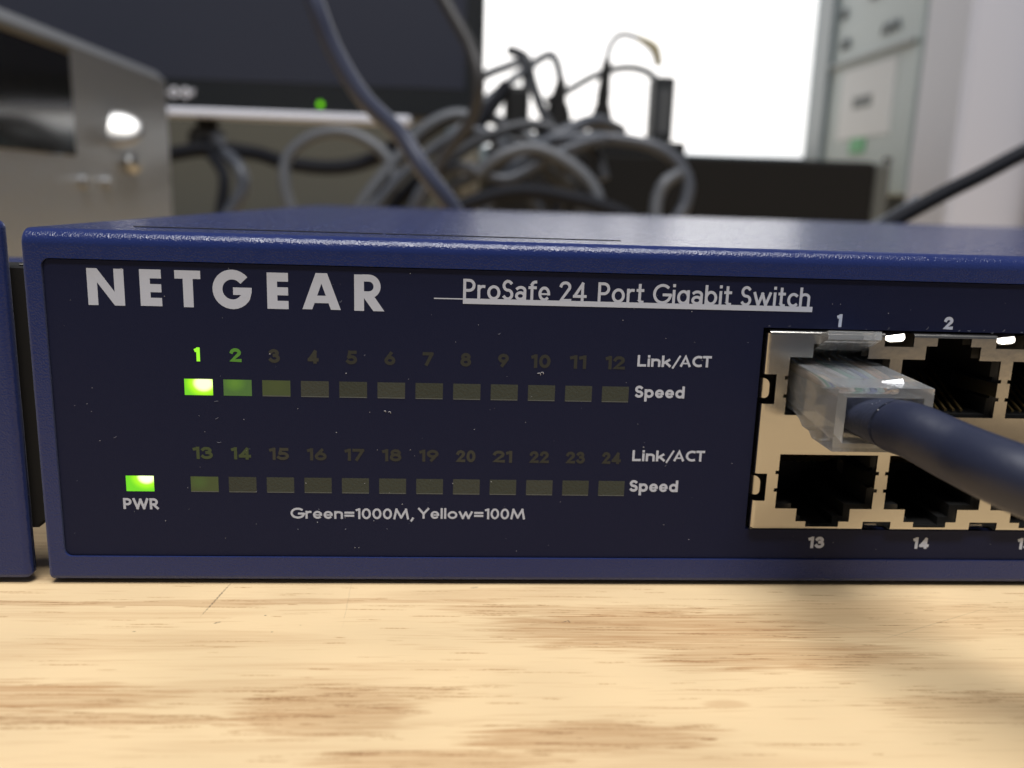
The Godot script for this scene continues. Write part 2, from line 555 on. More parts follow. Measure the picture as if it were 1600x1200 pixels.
func lamp_texture(hot: Vector2, core: float, low: Color, mid: Color, peak: Color) -> ImageTexture:
	var im := Image.create(64, 32, false, Image.FORMAT_RGBF)
	for j in 32:
		for i in 64:
			var p := Vector2(i / 63.0, j / 31.0)
			var d := Vector2((p.x - hot.x) * 1.35, (p.y - hot.y) * 0.95).length()
			var c := low.lerp(mid, 1.0 - smoothstep(core, core + 0.45, d))
			c = c.lerp(peak, 1.0 - smoothstep(core * 0.55, core * 1.15, d))
			im.set_pixel(i, j, c)
	return ImageTexture.create_from_image(im)

func lamp_mat(called: String, tex: Texture2D, k: float) -> StandardMaterial3D:
	var m := mat(called, lin(0.05, 0.08, 0.03), 0.5)
	m.emission_enabled = true
	m.emission = Color.WHITE
	m.emission_operator = BaseMaterial3D.EMISSION_OP_MULTIPLY
	m.emission_texture = tex
	m.emission_energy_multiplier = k
	m.texture_repeat = false
	return m

func make_materials() -> void:
	var grit := noise_tex(0.11, 512, 2, 5)
	var paint := mat("blue_paint", lin(0.010, 0.021, 0.108), 0.31)
	paint.metallic_specular = 0.42
	paint.rim_enabled = true
	paint.rim = 0.65
	paint.rim_tint = 0.35
	var smudge := noise_tex(0.012, 512, 4, 9, 0.5)
	paint.roughness_texture = smudge
	paint.roughness_texture_channel = BaseMaterial3D.TEXTURE_CHANNEL_GREEN
	relief(paint, grit, 0.0042, 60.0)
	var panel := mat("navy_panel", lin(0.0085, 0.0118, 0.039), 0.5)
	panel.metallic_specular = 0.27
	relief(panel, grit, 0.0007, 70.0)
	mat("print", lin(0.485, 0.535, 0.66), 0.6)
	var wgrain := noise_tex(0.08, 256, 3, 41)
	for e in [["window_plastic", 0.049, 0.057, 0.048], ["window_plastic_pale", 0.053, 0.060, 0.052], ["window_plastic_dull", 0.046, 0.053, 0.044]]:
		var wp := mat(e[0], lin(e[1], e[2], e[3]), 0.5)
		wp.metallic_specular = 0.3
		relief(wp, wgrain, 0.004, 120.0)
	mat("window_lip", lin(0.085, 0.092, 0.085), 0.5)
	mat("number_plastic", lin(0.026, 0.030, 0.026), 0.5)
	mat("number_plastic_dim", lin(0.017, 0.021, 0.020), 0.5)
	var g := Color(0.10, 0.55, 0.0)
	M["lamp_bright"] = lamp_mat("lamp_bright", lamp_texture(Vector2(0.68, 0.25), 0.52, Color(0.14, 0.62, 0.0), Color(0.45, 1.0, 0.0), Color(1.6, 1.9, 0.75)), 1.0)
	M["lamp_power"] = lamp_mat("lamp_power", lamp_texture(Vector2(0.74, 0.06), 0.46, Color(0.13, 0.68, 0.0), Color(0.40, 1.0, 0.0), Color(1.6, 1.9, 0.9)), 1.0)
	M["lamp_dim"] = lamp_mat("lamp_dim", lamp_texture(Vector2(0.4, 0.2), 0.2, Color(0.02, 0.09, 0.012), Color(0.055, 0.17, 0.008), Color(0.07, 0.19, 0.01)), 0.8)
	M["lamp_faint"] = lamp_mat("lamp_faint", lamp_texture(Vector2(0.3, 0.35), 0.15, Color(0.004, 0.006, 0.0), Color(0.010, 0.030, 0.002), Color(0.010, 0.034, 0.002)), 0.8)
	M["lamp_trace"] = lamp_mat("lamp_trace", lamp_texture(Vector2(0.5, 0.3), 0.2, Color(0.001, 0.0015, 0.0), Color(0.010, 0.011, 0.001), Color(0.012, 0.013, 0.001)), 0.5)
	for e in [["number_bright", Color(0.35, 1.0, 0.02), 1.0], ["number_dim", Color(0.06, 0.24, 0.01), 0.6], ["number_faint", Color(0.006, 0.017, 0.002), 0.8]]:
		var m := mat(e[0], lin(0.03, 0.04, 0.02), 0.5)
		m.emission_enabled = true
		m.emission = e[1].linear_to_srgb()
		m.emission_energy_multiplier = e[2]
	var tin := mat("tin_plate", lin(0.50, 0.48, 0.44), 0.22, 1.0)
	relief(tin, noise_tex(0.03, 256, 3, 8), 0.0006, 60.0)
	mat("tin_inside", lin(0.16, 0.15, 0.13), 0.4, 1.0)
	mat("black_plastic", lin(0.012, 0.012, 0.012), 0.42)
	mat("void_black", lin(0.004, 0.004, 0.004), 0.8)
	mat("rubber", lin(0.012, 0.012, 0.014), 0.75)
	mat("gold", lin(0.45, 0.33, 0.14), 0.35, 1.0)
	var clear := mat("clear_plastic", Color(0.91, 0.92, 0.93, 0.19), 0.07)
	clear.refraction_enabled = true
	clear.refraction_scale = 0.052
	M["clear_plastic"] = clear
	var jacket := mat("jacket", lin(0.015, 0.0195, 0.044), 0.46)
	relief(jacket, noise_tex(0.05, 256, 3, 21), 0.003, 45.0)
	var jacket_old := mat("jacket_scuffed", lin(0.019, 0.024, 0.048), 0.55)
	relief(jacket_old, noise_tex(0.12, 256, 3, 22), 0.006, 45.0)
	mat("dust", lin(0.55, 0.56, 0.6), 0.8)
	mat("fibre", lin(0.25, 0.26, 0.30), 0.8)
	var wood := mat("wood", Color.WHITE, 0.42)
	wood.albedo_texture = wood_texture()
	mat("wood_edge", lin(0.55, 0.40, 0.22), 0.6)

# ---------------------------------------------------------------- the switch
func rounded(x0: float, y0: float, x1: float, y1: float, r: float, k := 6) -> PackedVector2Array:
	var p := PackedVector2Array()
	for c in [[x1 - r, y1 - r, 0.0], [x0 + r, y1 - r, 90.0], [x0 + r, y0 + r, 180.0], [x1 - r, y0 + r, 270.0]]:
		for i in k + 1:
			var a := deg_to_rad(c[2] + 90.0 * i / k)
			p.append(Vector2(c[0] + cos(a) * r, c[1] + sin(a) * r))
	return p

# painted sheet shell: rounded along its long edges, the front open for the panel when hole is given
func shell(x0: float, x1: float, y0: float, y1: float, zb: float, zf: float, hole: PackedVector2Array, slits: Array, endch := 0.5, rt := 1.75) -> MB:
	var b := MB.new()
	var P := []
	var N := []
	for c in [[y0 + 0.7, zf - 0.7, 0.7, -90.0], [y1 - rt, zf - rt, rt, 0.0], [y1 - 1.0, zb + 1.0, 1.0, 90.0], [y0 + 0.7, zb + 0.7, 0.7, 180.0]]:
		for i in 11:
			var a := deg_to_rad(c[3] + 9.0 * i)
			N.append(Vector2(sin(a), cos(a)))
			P.append(Vector2(c[0] + sin(a) * c[2], c[1] + cos(a) * c[2]))
	var cnt := P.size()
	for i in cnt:
		var j := (i + 1) % cnt
		var skip: bool = (i == 10 and hole.size() > 0) or (i == 21 and slits.size() > 0)
		var na := Vector3(0, N[i].x, N[i].y)
		var nb := Vector3(0, N[j].x, N[j].y)
		if not skip:
			b.quadn(Vector3(x0 + endch, P[i].x, P[i].y), Vector3(x1 - endch, P[i].x, P[i].y), Vector3(x1 - endch, P[j].x, P[j].y), Vector3(x0 + endch, P[j].x, P[j].y), na, na, nb, nb)
		for s in [[x0, 1.0, -1.0], [x1, -1.0, 1.0]]:
			for q in 4:
				var a0 := deg_to_rad(22.5 * q)
				var a1 := deg_to_rad(22.5 * (q + 1))
				var ex0: float = s[0] + s[1] * endch * (1.0 - sin(a0))
				var ex1: float = s[0] + s[1] * endch * (1.0 - sin(a1))
				var in0 := endch * (1.0 - cos(a0))
				var in1 := endch * (1.0 - cos(a1))
				var pa0: Vector2 = P[i] - N[i] * in0
				var pb0: Vector2 = P[j] - N[j] * in0
				var pa1: Vector2 = P[i] - N[i] * in1
				var pb1: Vector2 = P[j] - N[j] * in1
				var va0 := Vector3(ex0, pa0.x, pa0.y)
				var vb0 := Vector3(ex0, pb0.x, pb0.y)
				var va1 := Vector3(ex1, pa1.x, pa1.y)
				var vb1 := Vector3(ex1, pb1.x, pb1.y)
				var xa := Vector3(s[2] * sin(a0), 0, 0)
				var xb := Vector3(s[2] * sin(a1), 0, 0)
				if s[2] < 0.0:
					b.quadn(va1, va0, vb0, vb1, na * cos(a1) + xb, na * cos(a0) + xa, nb * cos(a0) + xa, nb * cos(a1) + xb)
				else:
					b.quadn(va0, va1, vb1, vb0, na * cos(a0) + xa, na * cos(a1) + xb, nb * cos(a1) + xb, nb * cos(a0) + xa)
			var ca: Vector2 = P[i] - N[i] * endch
			var cb: Vector2 = P[j] - N[j] * endch
			var mid := Vector3(s[0], (y0 + y1) / 2.0, (zb + zf) / 2.0)
			if s[2] < 0.0:
				b.tri(mid, Vector3(s[0], cb.x, cb.y), Vector3(s[0], ca.x, ca.y))
			else:
				b.tri(mid, Vector3(s[0], ca.x, ca.y), Vector3(s[0], cb.x, cb.y))
	var xa0 := x0 + endch
	var xa1 := x1 - endch
	if hole.size() > 0:
		var lo := Vector2(xa0, y0 + 0.7)
		var hi := Vector2(xa1, y1 - rt)
		var mid := (lo + hi) / 2.0
		var outer := []
		for p in hole:
			outer.append(Vector2(hi.x if p.x > mid.x else lo.x, hi.y if p.y > mid.y else lo.y))
		for i in hole.size():
			var j := (i + 1) % hole.size()
			var h0 := Vector3(hole[i].x, hole[i].y, zf)
			var h1 := Vector3(hole[j].x, hole[j].y, zf)
			b.quad(h0, Vector3(outer[i].x, outer[i].y, zf), Vector3(outer[j].x, outer[j].y, zf), h1)
			b.quad(h0, h1, h1 - Vector3(0, 0, 1.4), h0 - Vector3(0, 0, 1.4))
	if slits.size() > 0:
		var za := zf - rt
		var zc := zb + 1.0
		var s0 := -8.78
		var s1 := -9.0
		b.quad(Vector3(xa0, y1, za), Vector3(xa1, y1, za), Vector3(xa1, y1, s0), Vector3(xa0, y1, s0))
		b.quad(Vector3(xa0, y1, s1), Vector3(xa1, y1, s1), Vector3(xa1, y1, zc), Vector3(xa0, y1, zc))
		var at := xa0
		for s in slits + [[xa1, xa1]]:
			b.quad(Vector3(at, y1, s0), Vector3(s[0], y1, s0), Vector3(s[0], y1, s1), Vector3(at, y1, s1))
			if s[1] > s[0]:
				var d := Vector3(0, -0.8, 0)
				var q := [Vector3(s[0], y1, s0), Vector3(s[1], y1, s0), Vector3(s[1], y1, s1), Vector3(s[0], y1, s1)]
				for k in 4:
					b.quad(q[k], q[k] + d, q[(k + 1) % 4] + d, q[(k + 1) % 4])
				b.quad(q[0] + d, q[1] + d, q[2] + d, q[3] + d)
			at = s[1]
	return b

const PITCH := 13.843
const PX := 87.92        # left side of the first port
const PW := 12.30        # width of a port
const U0 := 22.54        # upper row: floor and ceiling of the wide part
const U1 := 29.63
const L0 := 10.62        # lower row
const L1 := 17.59
const SL := 85.01        # tin plate
const SB := 7.82
const ST := 32.74
const SZ := 0.9
var SR := PX + PITCH * 11 + PW + 2.9

func port_hole(x: float, y: float, upper: bool) -> bool:
	# x, y from the port's wide part; the steps point up in the upper row and down in the lower
	var h := U1 - U0 if upper else L1 - L0
	var v := y if upper else h - y
	if v > 0.0 and v < h and x > 0.0 and x < PW:
		return true
	if v >= h and v < h + 1.66 and x > 2.75 and x < PW - 2.75:
		return true
	if v >= h and v < h + 2.68 and x > 4.05 and x < PW - 4.05:
		return true
	# nicks beside the side springs
	if x > -0.38 and x < PW + 0.38 and ((v > 2.1 and v < 2.55) or (v > 4.35 and v < 4.8)) and (x < 0.0 or x > PW):
		return true
	return false

func make_port(upper: bool) -> Array:
	var h := U1 - U0 if upper else L1 - L0
	var b := MB.new()
	var xs := [-0.75, -0.38, 0.0, 2.75, 4.05, PW - 4.05, PW - 2.75, PW, PW + 0.38, PW + 0.76]
	var yv := [-2.2, 0.0, 2.1, 2.55, 4.35, 4.8, h, h + 1.66, h + 2.68, h + 2.9]
	var ys := []
	for y in yv:
		ys.append(y if upper else h - y)
	b.grid_plate(xs, ys, func(x: float, y: float) -> bool: return port_hole(x, y, upper), -15.0, -0.95)
	var y0 := -2.2 if upper else -2.9
	var y1 := h + (2.9 if upper else 2.2)
	b.quad(Vector3(-0.75, y0, -15), Vector3(PW + 0.76, y0, -15), Vector3(PW + 0.76, y1, -15), Vector3(-0.75, y1, -15))
	# ledge behind the wide part's floor
	var pins := MB.new()
	for k in 8:
		var x := 2.6 + 1.02 * k
		if upper:
			pins.tube([Vector3(x, 0.35, -1.6), Vector3(x, 1.0, -3.2), Vector3(x, 3.9, -9.5)], 0.2, 6, 2)
		else:
			pins.tube([Vector3(x, h - 0.35, -1.6), Vector3(x, h - 1.0, -3.2), Vector3(x, h - 3.9, -9.5)], 0.2, 6, 2)
	var spring := MB.new()
	var ya := 2.6 if upper else h - 4.3
	var yb := 4.3 if upper else h - 2.6
	for s in [[PW + 0.02, -1.0], [-0.02, 1.0]]:
		var pts := [Vector3(s[0], 0, 0.8), Vector3(s[0] + s[1] * 0.25, 0, -0.2), Vector3(s[0] + s[1] * 1.5, 0, -5.0), Vector3(s[0] + s[1] * 1.3, 0, -7.0)]
		for i in 3:
			var a: Vector3 = pts[i]
			var c: Vector3 = pts[i + 1]
			var up0 := Vector3(0, ya, 0)
			var up1 := Vector3(0, yb, 0)
			if s[1] < 0.0:
				spring.quad(a + up0, a + up1, c + up1, c + up0)
			else:
				spring.quad(a + up1, a + up0, c + up0, c + up1)
	return [b.mesh(), pins.mesh(), spring.mesh()]

func notch_x(k: int) -> float:
	return PX + PITCH * k + PW + (PITCH - PW) / 2.0

func shield_hole(x: float, y: float) -> bool:
	for k in 12:
		var lx := x - PX - PITCH * k
		if lx > -1.0 and lx < PW + 1.0:
			if port_hole(lx, y - U0, true) or port_hole(lx, y - L0, false):
				return true
	for k in 11:
		var c := notch_x(k)
		if absf(x - c - 0.1) < 1.8 and (y > ST - 1.6 or y < SB + 1.15):
			return true
	if x < SL + 1.5 and ((y > 23.85 and y < 27.5) or (y > 11.6 and y < 15.1)):
		return true
	return false

func make_shield() -> MB:
	var b := MB.new()
	var rr := 0.45
	var xs := [SL + rr, SR - rr, SL + 1.5]
	var ys := [SB + rr, ST - rr, ST - 1.6, SB + 1.15, 23.85, 27.5, 11.6, 15.1]
	for k in 12:
		var x := PX + PITCH * k
		xs.append_array([x - 0.38, x, x + 2.75, x + 4.05, x + PW - 4.05, x + PW - 2.75, x + PW, x + PW + 0.38])
		if k < 11:
			xs.append_array([notch_x(k) - 1.7, notch_x(k) + 1.9])
	for v in [0.0, 2.1, 2.55, 4.35, 4.8, U1 - U0, U1 - U0 + 1.66]:
		ys.append(U0 + v)
	for v in [0.0, 2.1, 2.55, 4.35, 4.8, L1 - L0, L1 - L0 + 1.66]:
		ys.append(L1 - v)
	b.grid_plate(xs, ys, shield_hole, SZ - 0.3, SZ, false)
	# edges bent back, interrupted where the spring tabs are
	var spans_top := []
	var spans_bottom := []
	var at := SL + 0.3
	for k in 11:
		spans_top.append([at, notch_x(k) - 1.7])
		at = notch_x(k) + 1.9
	spans_top.append([at, SR - 0.3])
	for s in spans_top:
		bend(b, Vector3(s[0], ST - rr, SZ), Vector3(s[1], ST - rr, SZ), Vector3.UP, rr)
		bend(b, Vector3(s[1], SB + rr, SZ), Vector3(s[0], SB + rr, SZ), Vector3.DOWN, rr)
	for s in [[SB + 0.3, 11.6], [15.1, 23.85], [27.5, ST - 0.3]]:
		bend(b, Vector3(SL + rr, s[0], SZ), Vector3(SL + rr, s[1], SZ), Vector3.LEFT, rr)
	bend(b, Vector3(SR - rr, ST - 0.3, SZ), Vector3(SR - rr, SB + 0.3, SZ), Vector3.RIGHT, rr)
	return b

func bend(b: MB, a: Vector3, c: Vector3, out: Vector3, r: float) -> void:
	var ctr := Vector3(0, 0, -r)
	for i in 6:
		var t0 := deg_to_rad(15.0 * i)
		var t1 := deg_to_rad(15.0 * (i + 1))
		var n0 := Vector3(0, 0, cos(t0)) + out * sin(t0)
		var n1 := Vector3(0, 0, cos(t1)) + out * sin(t1)
		b.quadn(a + ctr + n0 * r, c + ctr + n0 * r, c + ctr + n1 * r, a + ctr + n1 * r, n0, n0, n1, n1)
	var d := Vector3(0, 0, -3.0)
	b.quadn(a + ctr + out * r, c + ctr + out * r, c + ctr + out * r + d, a + ctr + out * r + d, out, out, out, out)

# spring tab with a round tip: root edge at o, w wide, its face turned to facing
func tab(b: MB, o: Vector3, along: Vector3, facing: Vector3, len: float, w: float) -> void:
	var r := 0.75
	var out := PackedVector2Array([Vector2(-w / 2.0, 0), Vector2(w / 2.0, 0)])
	for i in 7:
		var a := deg_to_rad(15.0 * i)
		out.append(Vector2(w / 2.0 - r + cos(a) * r, len - r + sin(a) * r))
	for i in 7:
		var a := deg_to_rad(90.0 + 15.0 * i)
		out.append(Vector2(-w / 2.0 + r + cos(a) * r, len - r + sin(a) * r))
	var keep := b.t
	var nn := facing.normalized()
	var side := (along - nn * nn.dot(along)).normalized()
	var dir := side.cross(nn)
	b.t = Transform3D(Basis(side, dir, side.cross(dir)), o)
	b.prism(out, -0.12, 0.12, 0.04)
	b.t = keep

func make_switch() -> void:
	var s := thing("network_switch", "dark blue network switch with lit green indicator lights, white lettering and silver port plate", "network switch")
	var hole := rounded(2.05, 3.55, 327.9, 38.95, 0.9)
	obj("housing", shell(0.0, 330.0, 0.5, 42.2, -208.0, 0.28, hole, []), M.blue_paint, s)
	for e in [[9.1, 39.0], [39.35, 42.0], [42.3, 68.6]]:
		var seam := MB.new()
		seam.box(Vector3(e[0], 42.15, -9.2), Vector3(e[1], 42.31, -8.7), 0.03)
		obj("lid_seam", seam, M.void_black, s)
	var f := MB.new()
	# the dark front panel, with a cut-out for the plate
	var fr := rounded(2.17, 3.67, 327.8, 38.83, 0.8)
	var cl := SL - 0.3
	var cr := SR + 0.3
	var cb := SB - 0.32
	var ct := ST + 0.22
	var left := PackedVector2Array()
	var right := PackedVector2Array()
	for p in fr:
		if p.x < 150.0:
			left.append(p)
		else:
			right.append(p)
	left.append(Vector2(cl, 3.67))
	left.append(Vector2(cl, 38.83))
	var right2 := PackedVector2Array([Vector2(cr, 3.67)])
	var half := right.size() / 2
	right2.append_array(right.slice(half))
	right2.append_array(right.slice(0, half))
	right2.append(Vector2(cr, 38.83))
	f.prism(left, -1.2, 0.0)
	f.prism(right2, -1.2, 0.0)
	f.prism(PackedVector2Array([Vector2(cl, ct), Vector2(cr, ct), Vector2(cr, 38.83), Vector2(cl, 38.83)]), -1.2, 0.0)
	f.prism(PackedVector2Array([Vector2(cl, 3.67), Vector2(cr, 3.67), Vector2(cr, cb), Vector2(cl, cb)]), -1.2, 0.0)
	obj("front_panel", f, M.navy_panel, s)
	var bk := MB.new()
	bk.box(Vector3(1.0, 1.5, -1.6), Vector3(SL - 0.4, 39.6, -1.3))
	bk.box(Vector3(SL - 0.4, ST - 0.1, -16.0), Vector3(SR + 0.4, 39.6, -1.3))
	bk.box(Vector3(SL - 0.4, 1.5, -16.0), Vector3(SR + 0.4, SB + 0.1, -1.3))
	bk.box(Vector3(SL - 0.3, SB + 0.2, -1.5), Vector3(PX - 0.8, ST - 0.2, -1.35))
	bk.box(Vector3(SL - 0.38, SB + 0.11, -17.0), Vector3(SR + 0.38, ST - 0.11, -16.6))
	bk.box(Vector3(SR + 0.41, 1.5, -1.6), Vector3(329.0, 39.6, -1.3))
	obj("chassis", bk, M.void_black, s)
	for x in [25.0, 305.0]:
		for z in [-18.0, -190.0]:
			var ft := MB.new()
			ft.box(Vector3(x - 6, 0.02, z - 6), Vector3(x + 6, 0.6, z + 6), 0.15)
			obj("rubber_foot", ft, M.rubber, s)
	# brand lettering
	var b := MB.new()
	var z := 0.02
	rect_letter(b, 6.82, 33.79, 7.91, 37.93, z); rect_letter(b, 9.77, 33.79, 10.85, 37.93, z + 0.004)
	poly_letter(b, [6.82, 37.93, 7.96, 37.93, 10.85, 33.79, 9.72, 33.79], z + 0.008)
	for e in [12.57, 26.67]:
		rect_letter(b, e, 33.83, e + 1.14, 37.96, z)
		rect_letter(b, e + 1.14, 36.96, e + 2.38, 37.96, z); rect_letter(b, e + 1.14, 35.40, e + 2.36, 36.32, z); rect_letter(b, e + 1.14, 33.83, e + 2.38, 34.77, z)
	rect_letter(b, 16.43, 37.01, 19.29, 37.95, z); rect_letter(b, 17.33, 33.79, 18.43, 37.01, z)
	var ga := []
	for p in arc(22.80, 35.93, 1.66, 1.69, 38, 335):
		ga.append(p)
	ribbon_butt(b, ga, 1.1, z)
	poly_letter(b, [22.87, 36.17, 24.97, 36.17, 24.93, 35.6, 24.75, 34.95, 23.7, 35.1, 23.85, 35.32, 22.87, 35.32], z + 0.004)
	poly_letter(b, [30.61, 33.88, 31.72, 33.88, 32.79, 36.85, 33.40, 38.04, 32.15, 38.04], z)
	poly_letter(b, [34.95, 33.88, 33.83, 33.88, 32.79, 36.85, 32.18, 38.04, 33.44, 38.04], z + 0.004)
	rect_letter(b, 31.9, 34.62, 33.7, 35.47, z + 0.008)
	rect_letter(b, 36.49, 33.84, 37.6, 38.0, z)
	ribbon_butt(b, pl([37.4, 37.62, 38.15, 37.62]) + arc(38.15, 36.66, 0.94, 0.96, 80, -80) + pl([38.15, 35.70, 37.4, 35.70]), 0.8, z + 0.004)
	poly_letter(b, [37.60, 35.32, 38.66, 33.84, 39.92, 33.84, 38.62, 35.72, 37.75, 35.85], z + 0.008)
	obj("brand_lettering", b, M.print, s)
	var q := MB.new()
	var t := 0.14
	for w in [["ProSafe", 48.94, 59.02], ["24", 60.10, 63.30], ["Port", 64.62, 70.05], ["Gigabit", 71.12, 80.5], ["Switch", 81.62, 89.98]]:
		word(q, w[0], w[1], w[2], 35.47, 2.36, t, 0.10, 0.02)
	rect_letter(q, 48.93, 34.95, 90.36, 35.58, 0.045)
	rect_letter(q, 45.59, 35.43, 48.93, 35.56, 0.03)
	obj("model_lettering", q, M.print, s)
	lettering("row_lettering", [["Link", 69.78, 73.82, 27.96], ["/", 73.95, 75.0, 27.9], ["ACT", 74.9, 78.72, 28.02]], 1.38, 0.21, M.print, s, 0.11)
	lettering("row_lettering", [["Speed", 69.72, 75.74, 24.15]], 1.48, 0.21, M.print, s, 0.11)
	lettering("row_lettering", [["Link", 69.88, 73.92, 16.22], ["/", 74.02, 75.06, 16.15], ["ACT", 74.96, 78.84, 16.26]], 1.38, 0.21, M.print, s, 0.11)
	lettering("row_lettering", [["Speed", 69.79, 75.80, 12.30]], 1.50, 0.21, M.print, s, 0.11)
	lettering("power_lettering", [["PWR", 9.18, 13.28, 9.5]], 1.38, 0.21, M.print, s, 0.09)
	lettering("legend_lettering", [["Green=1000M,", 28.72, 43.5, 8.47], ["Yellow=100M", 44.0, 57.05, 8.58]], 1.38, 0.185, M.print, s, 0.125)
	# indicator windows, and their numbers above
	var win := MB.new()
	var a0 := Vector3(0, 0, 0)
	var a1 := Vector3(3.22, 1.92, 0)
	win.quaduv(Vector3(0, 0, 0.012), Vector3(a1.x, 0, 0.012), Vector3(a1.x, a1.y, 0.012), Vector3(0, a1.y, 0.012), Vector2(0, 1), Vector2(1, 1), Vector2(1, 0), Vector2(0, 0))
	win.quad(Vector3(0, -0.0, 0.0), Vector3(a1.x, 0, 0.0), Vector3(a1.x, 0, 0.012), Vector3(0, 0, 0.012))
	var wm := win.mesh()
	var lip := MB.new()
	lip.quad(Vector3(0.03, 0.0, 0.03), Vector3(a1.x - 0.02, 0.0, 0.03), Vector3(a1.x - 0.02, 0.10, 0.014), Vector3(0.03, 0.10, 0.014))
	var lipm := lip.mesh()
	for k in 24:
		var col := k % 12
		var upper := k < 12
		var x := 16.95 + 4.435 * col + (0.0 if upper else 0.19)
		var y := 23.55 if upper else 11.73
		var m: Material = [M.window_plastic, M.window_plastic_pale, M.window_plastic, M.window_plastic_dull, M.window_plastic][(k * 7 + k / 5) % 5]
		match k:
			0: m = M.lamp_bright
			1: m = M.lamp_dim
			2: m = M.lamp_trace
			12: m = M.lamp_faint
		var iw := place("indicator_window", wm, m, s, Vector3(x, y, 0))
		if k > 1:
			place("lower_lip", lipm, M.window_lip, iw, Vector3.ZERO)
		var num := str(k + 1)
		var nb := MB.new()
		var wid := 0.62 if num == "1" else 1.26 if num.length() == 1 else 2.30
		var ctr: float = x + 1.6 - (0.1 if upper else 0.04) - 0.012 * col
		if num == "1":
			ctr = 18.55
		if num in ["11"]:
			wid = 1.95
		word(nb, num, ctr - wid / 2.0, ctr + wid / 2.0, 27.55 if upper else 15.82, 1.62 if upper else 1.5, 0.24, 0.12, 0.02)
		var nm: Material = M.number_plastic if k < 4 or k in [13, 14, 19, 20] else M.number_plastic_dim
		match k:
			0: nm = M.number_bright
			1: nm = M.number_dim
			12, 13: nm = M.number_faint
		obj("indicator_number", nb, nm, s)
	place("power_light", wm, M.lamp_power, s, Vector3(9.66, 11.74, 0))
	# the tin plate and its ports
	var sh := obj("port_plate", make_shield(), M.tin_plate, s)
	var tabs := MB.new()
	for k in 11:
		var c := notch_x(k)
		tabs = MB.new()
		tab(tabs, Vector3(c - 0.08, ST + 0.02, -0.7), Vector3.RIGHT, Vector3(-0.15, 0.63, 0.74), 1.55, 2.5)
		obj("spring_tab", tabs, M.tin_plate, sh)
		tabs = MB.new()
		tab(tabs, Vector3(c - 0.25, SB - 0.02, -0.7), Vector3.LEFT, Vector3(0, -0.85, 0.53), 1.1, 2.4)
		obj("spring_tab", tabs, M.tin_plate, sh)
	for y in [25.6, 13.3]:
		tabs = MB.new()
		tab(tabs, Vector3(SL - 0.02, y, -0.7), Vector3.UP, Vector3(-0.72, 0, 0.69), 1.5, 2.5)
		obj("spring_tab", tabs, M.tin_plate, sh)
	var up := make_port(true)
	var low := make_port(false)
	for k in 24:
		var upper := k < 12
		var kind := up if upper else low
		var at := Vector3(PX + PITCH * (k % 12), U0 if upper else L0, 0)
		var p := place("network_port", kind[0], M.black_plastic, s, at)
		var pins := place("contact_pins", kind[1], M.gold, p)
		pins.set_meta("kind", "stuff")
		place("side_spring", kind[2], M.tin_plate, p)
		var nb := MB.new()
		var num := str(k + 1)
		var cx: float
		var y: float
		if upper:
			cx = 93.85 + 13.83 * k if k > 0 else 93.83
			if k > 0:
				cx -= 0.35
			y = 33.24
		else:
			cx = 94.04 + 13.85 * (k - 12) - 0.17 * minf(1.0, k - 12)
			y = 5.04
		var wid := 0.62 if num == "1" else 1.12 if num.length() == 1 else 2.08
		word(nb, num, cx - wid / 2.0, cx + wid / 2.0, y, 1.54, 0.25, 0.12, 0.02)
		obj("port_number", nb, M.print, s)
	# dust that lies on the panel
	var rng := RandomNumberGenerator.new()
	rng.seed = 77
	var dust := MB.new()
	for i in 150:
		var p := Vector3(rng.randf_range(3, 125), rng.randf_range(4.2, 38.4), 0.05)
		var r := rng.randf_range(0.012, 0.04) * (1.6 if rng.randf() < 0.08 else 1.0)
		if p.x > SL - 1.0 and p.y < ST + 0.8 and p.y > SB - 0.8:
			continue
		dust.box(p - Vector3(r, r * rng.randf_range(0.4, 1.0), 0.02), p + Vector3(r, r * 0.7, 0.02))
	for e in [[40.4, 21.9, 0.22], [39.9, 22.0, 0.16], [85.2, 7.7, 0.2], [57.9, 26.9, 0.3], [58.3, 27.0, 0.25], [71.1, 18.0, 0.1]]:
		dust.tube([Vector3(e[0], e[1], 0.06), Vector3(e[0] + e[2], e[1] + 0.05, 0.1), Vector3(e[0] + e[2] * 1.3, e[1] - e[2] * 0.7, 0.06)], 0.028, 4, 3)
	var du := obj("dust_specks", dust, M.dust, s)
	du.set_meta("kind", "stuff")
	var fib := MB.new()
	for i in 26:
		var x := rng.randf_range(SL, 124.0)
		var y := ST + rng.randf_range(0.22, 0.5) if i < 16 else rng.randf_range(5.0, 37.0)
		if i >= 16:
			x = rng.randf_range(5.0, 83.0)
		var a := rng.randf_range(-0.6, 0.9)
		var l := rng.randf_range(0.15, 0.5)
		var d := Vector3(cos(a), sin(a), 0) * l
		fib.tube([Vector3(x, y, 0.05), Vector3(x, y, 0.12) + d * 0.5 + Vector3(0, rng.randf_range(-0.1, 0.1), 0), Vector3(x, y, 0.05) + d], 0.014, 4, 3)
	var fo := obj("lint", fib, M.fibre, s)
	fo.set_meta("kind", "stuff")

func ribbon_butt(b: MB, line: Array, w: float, z: float) -> void:
	ribbon(b, line, w, z, false)

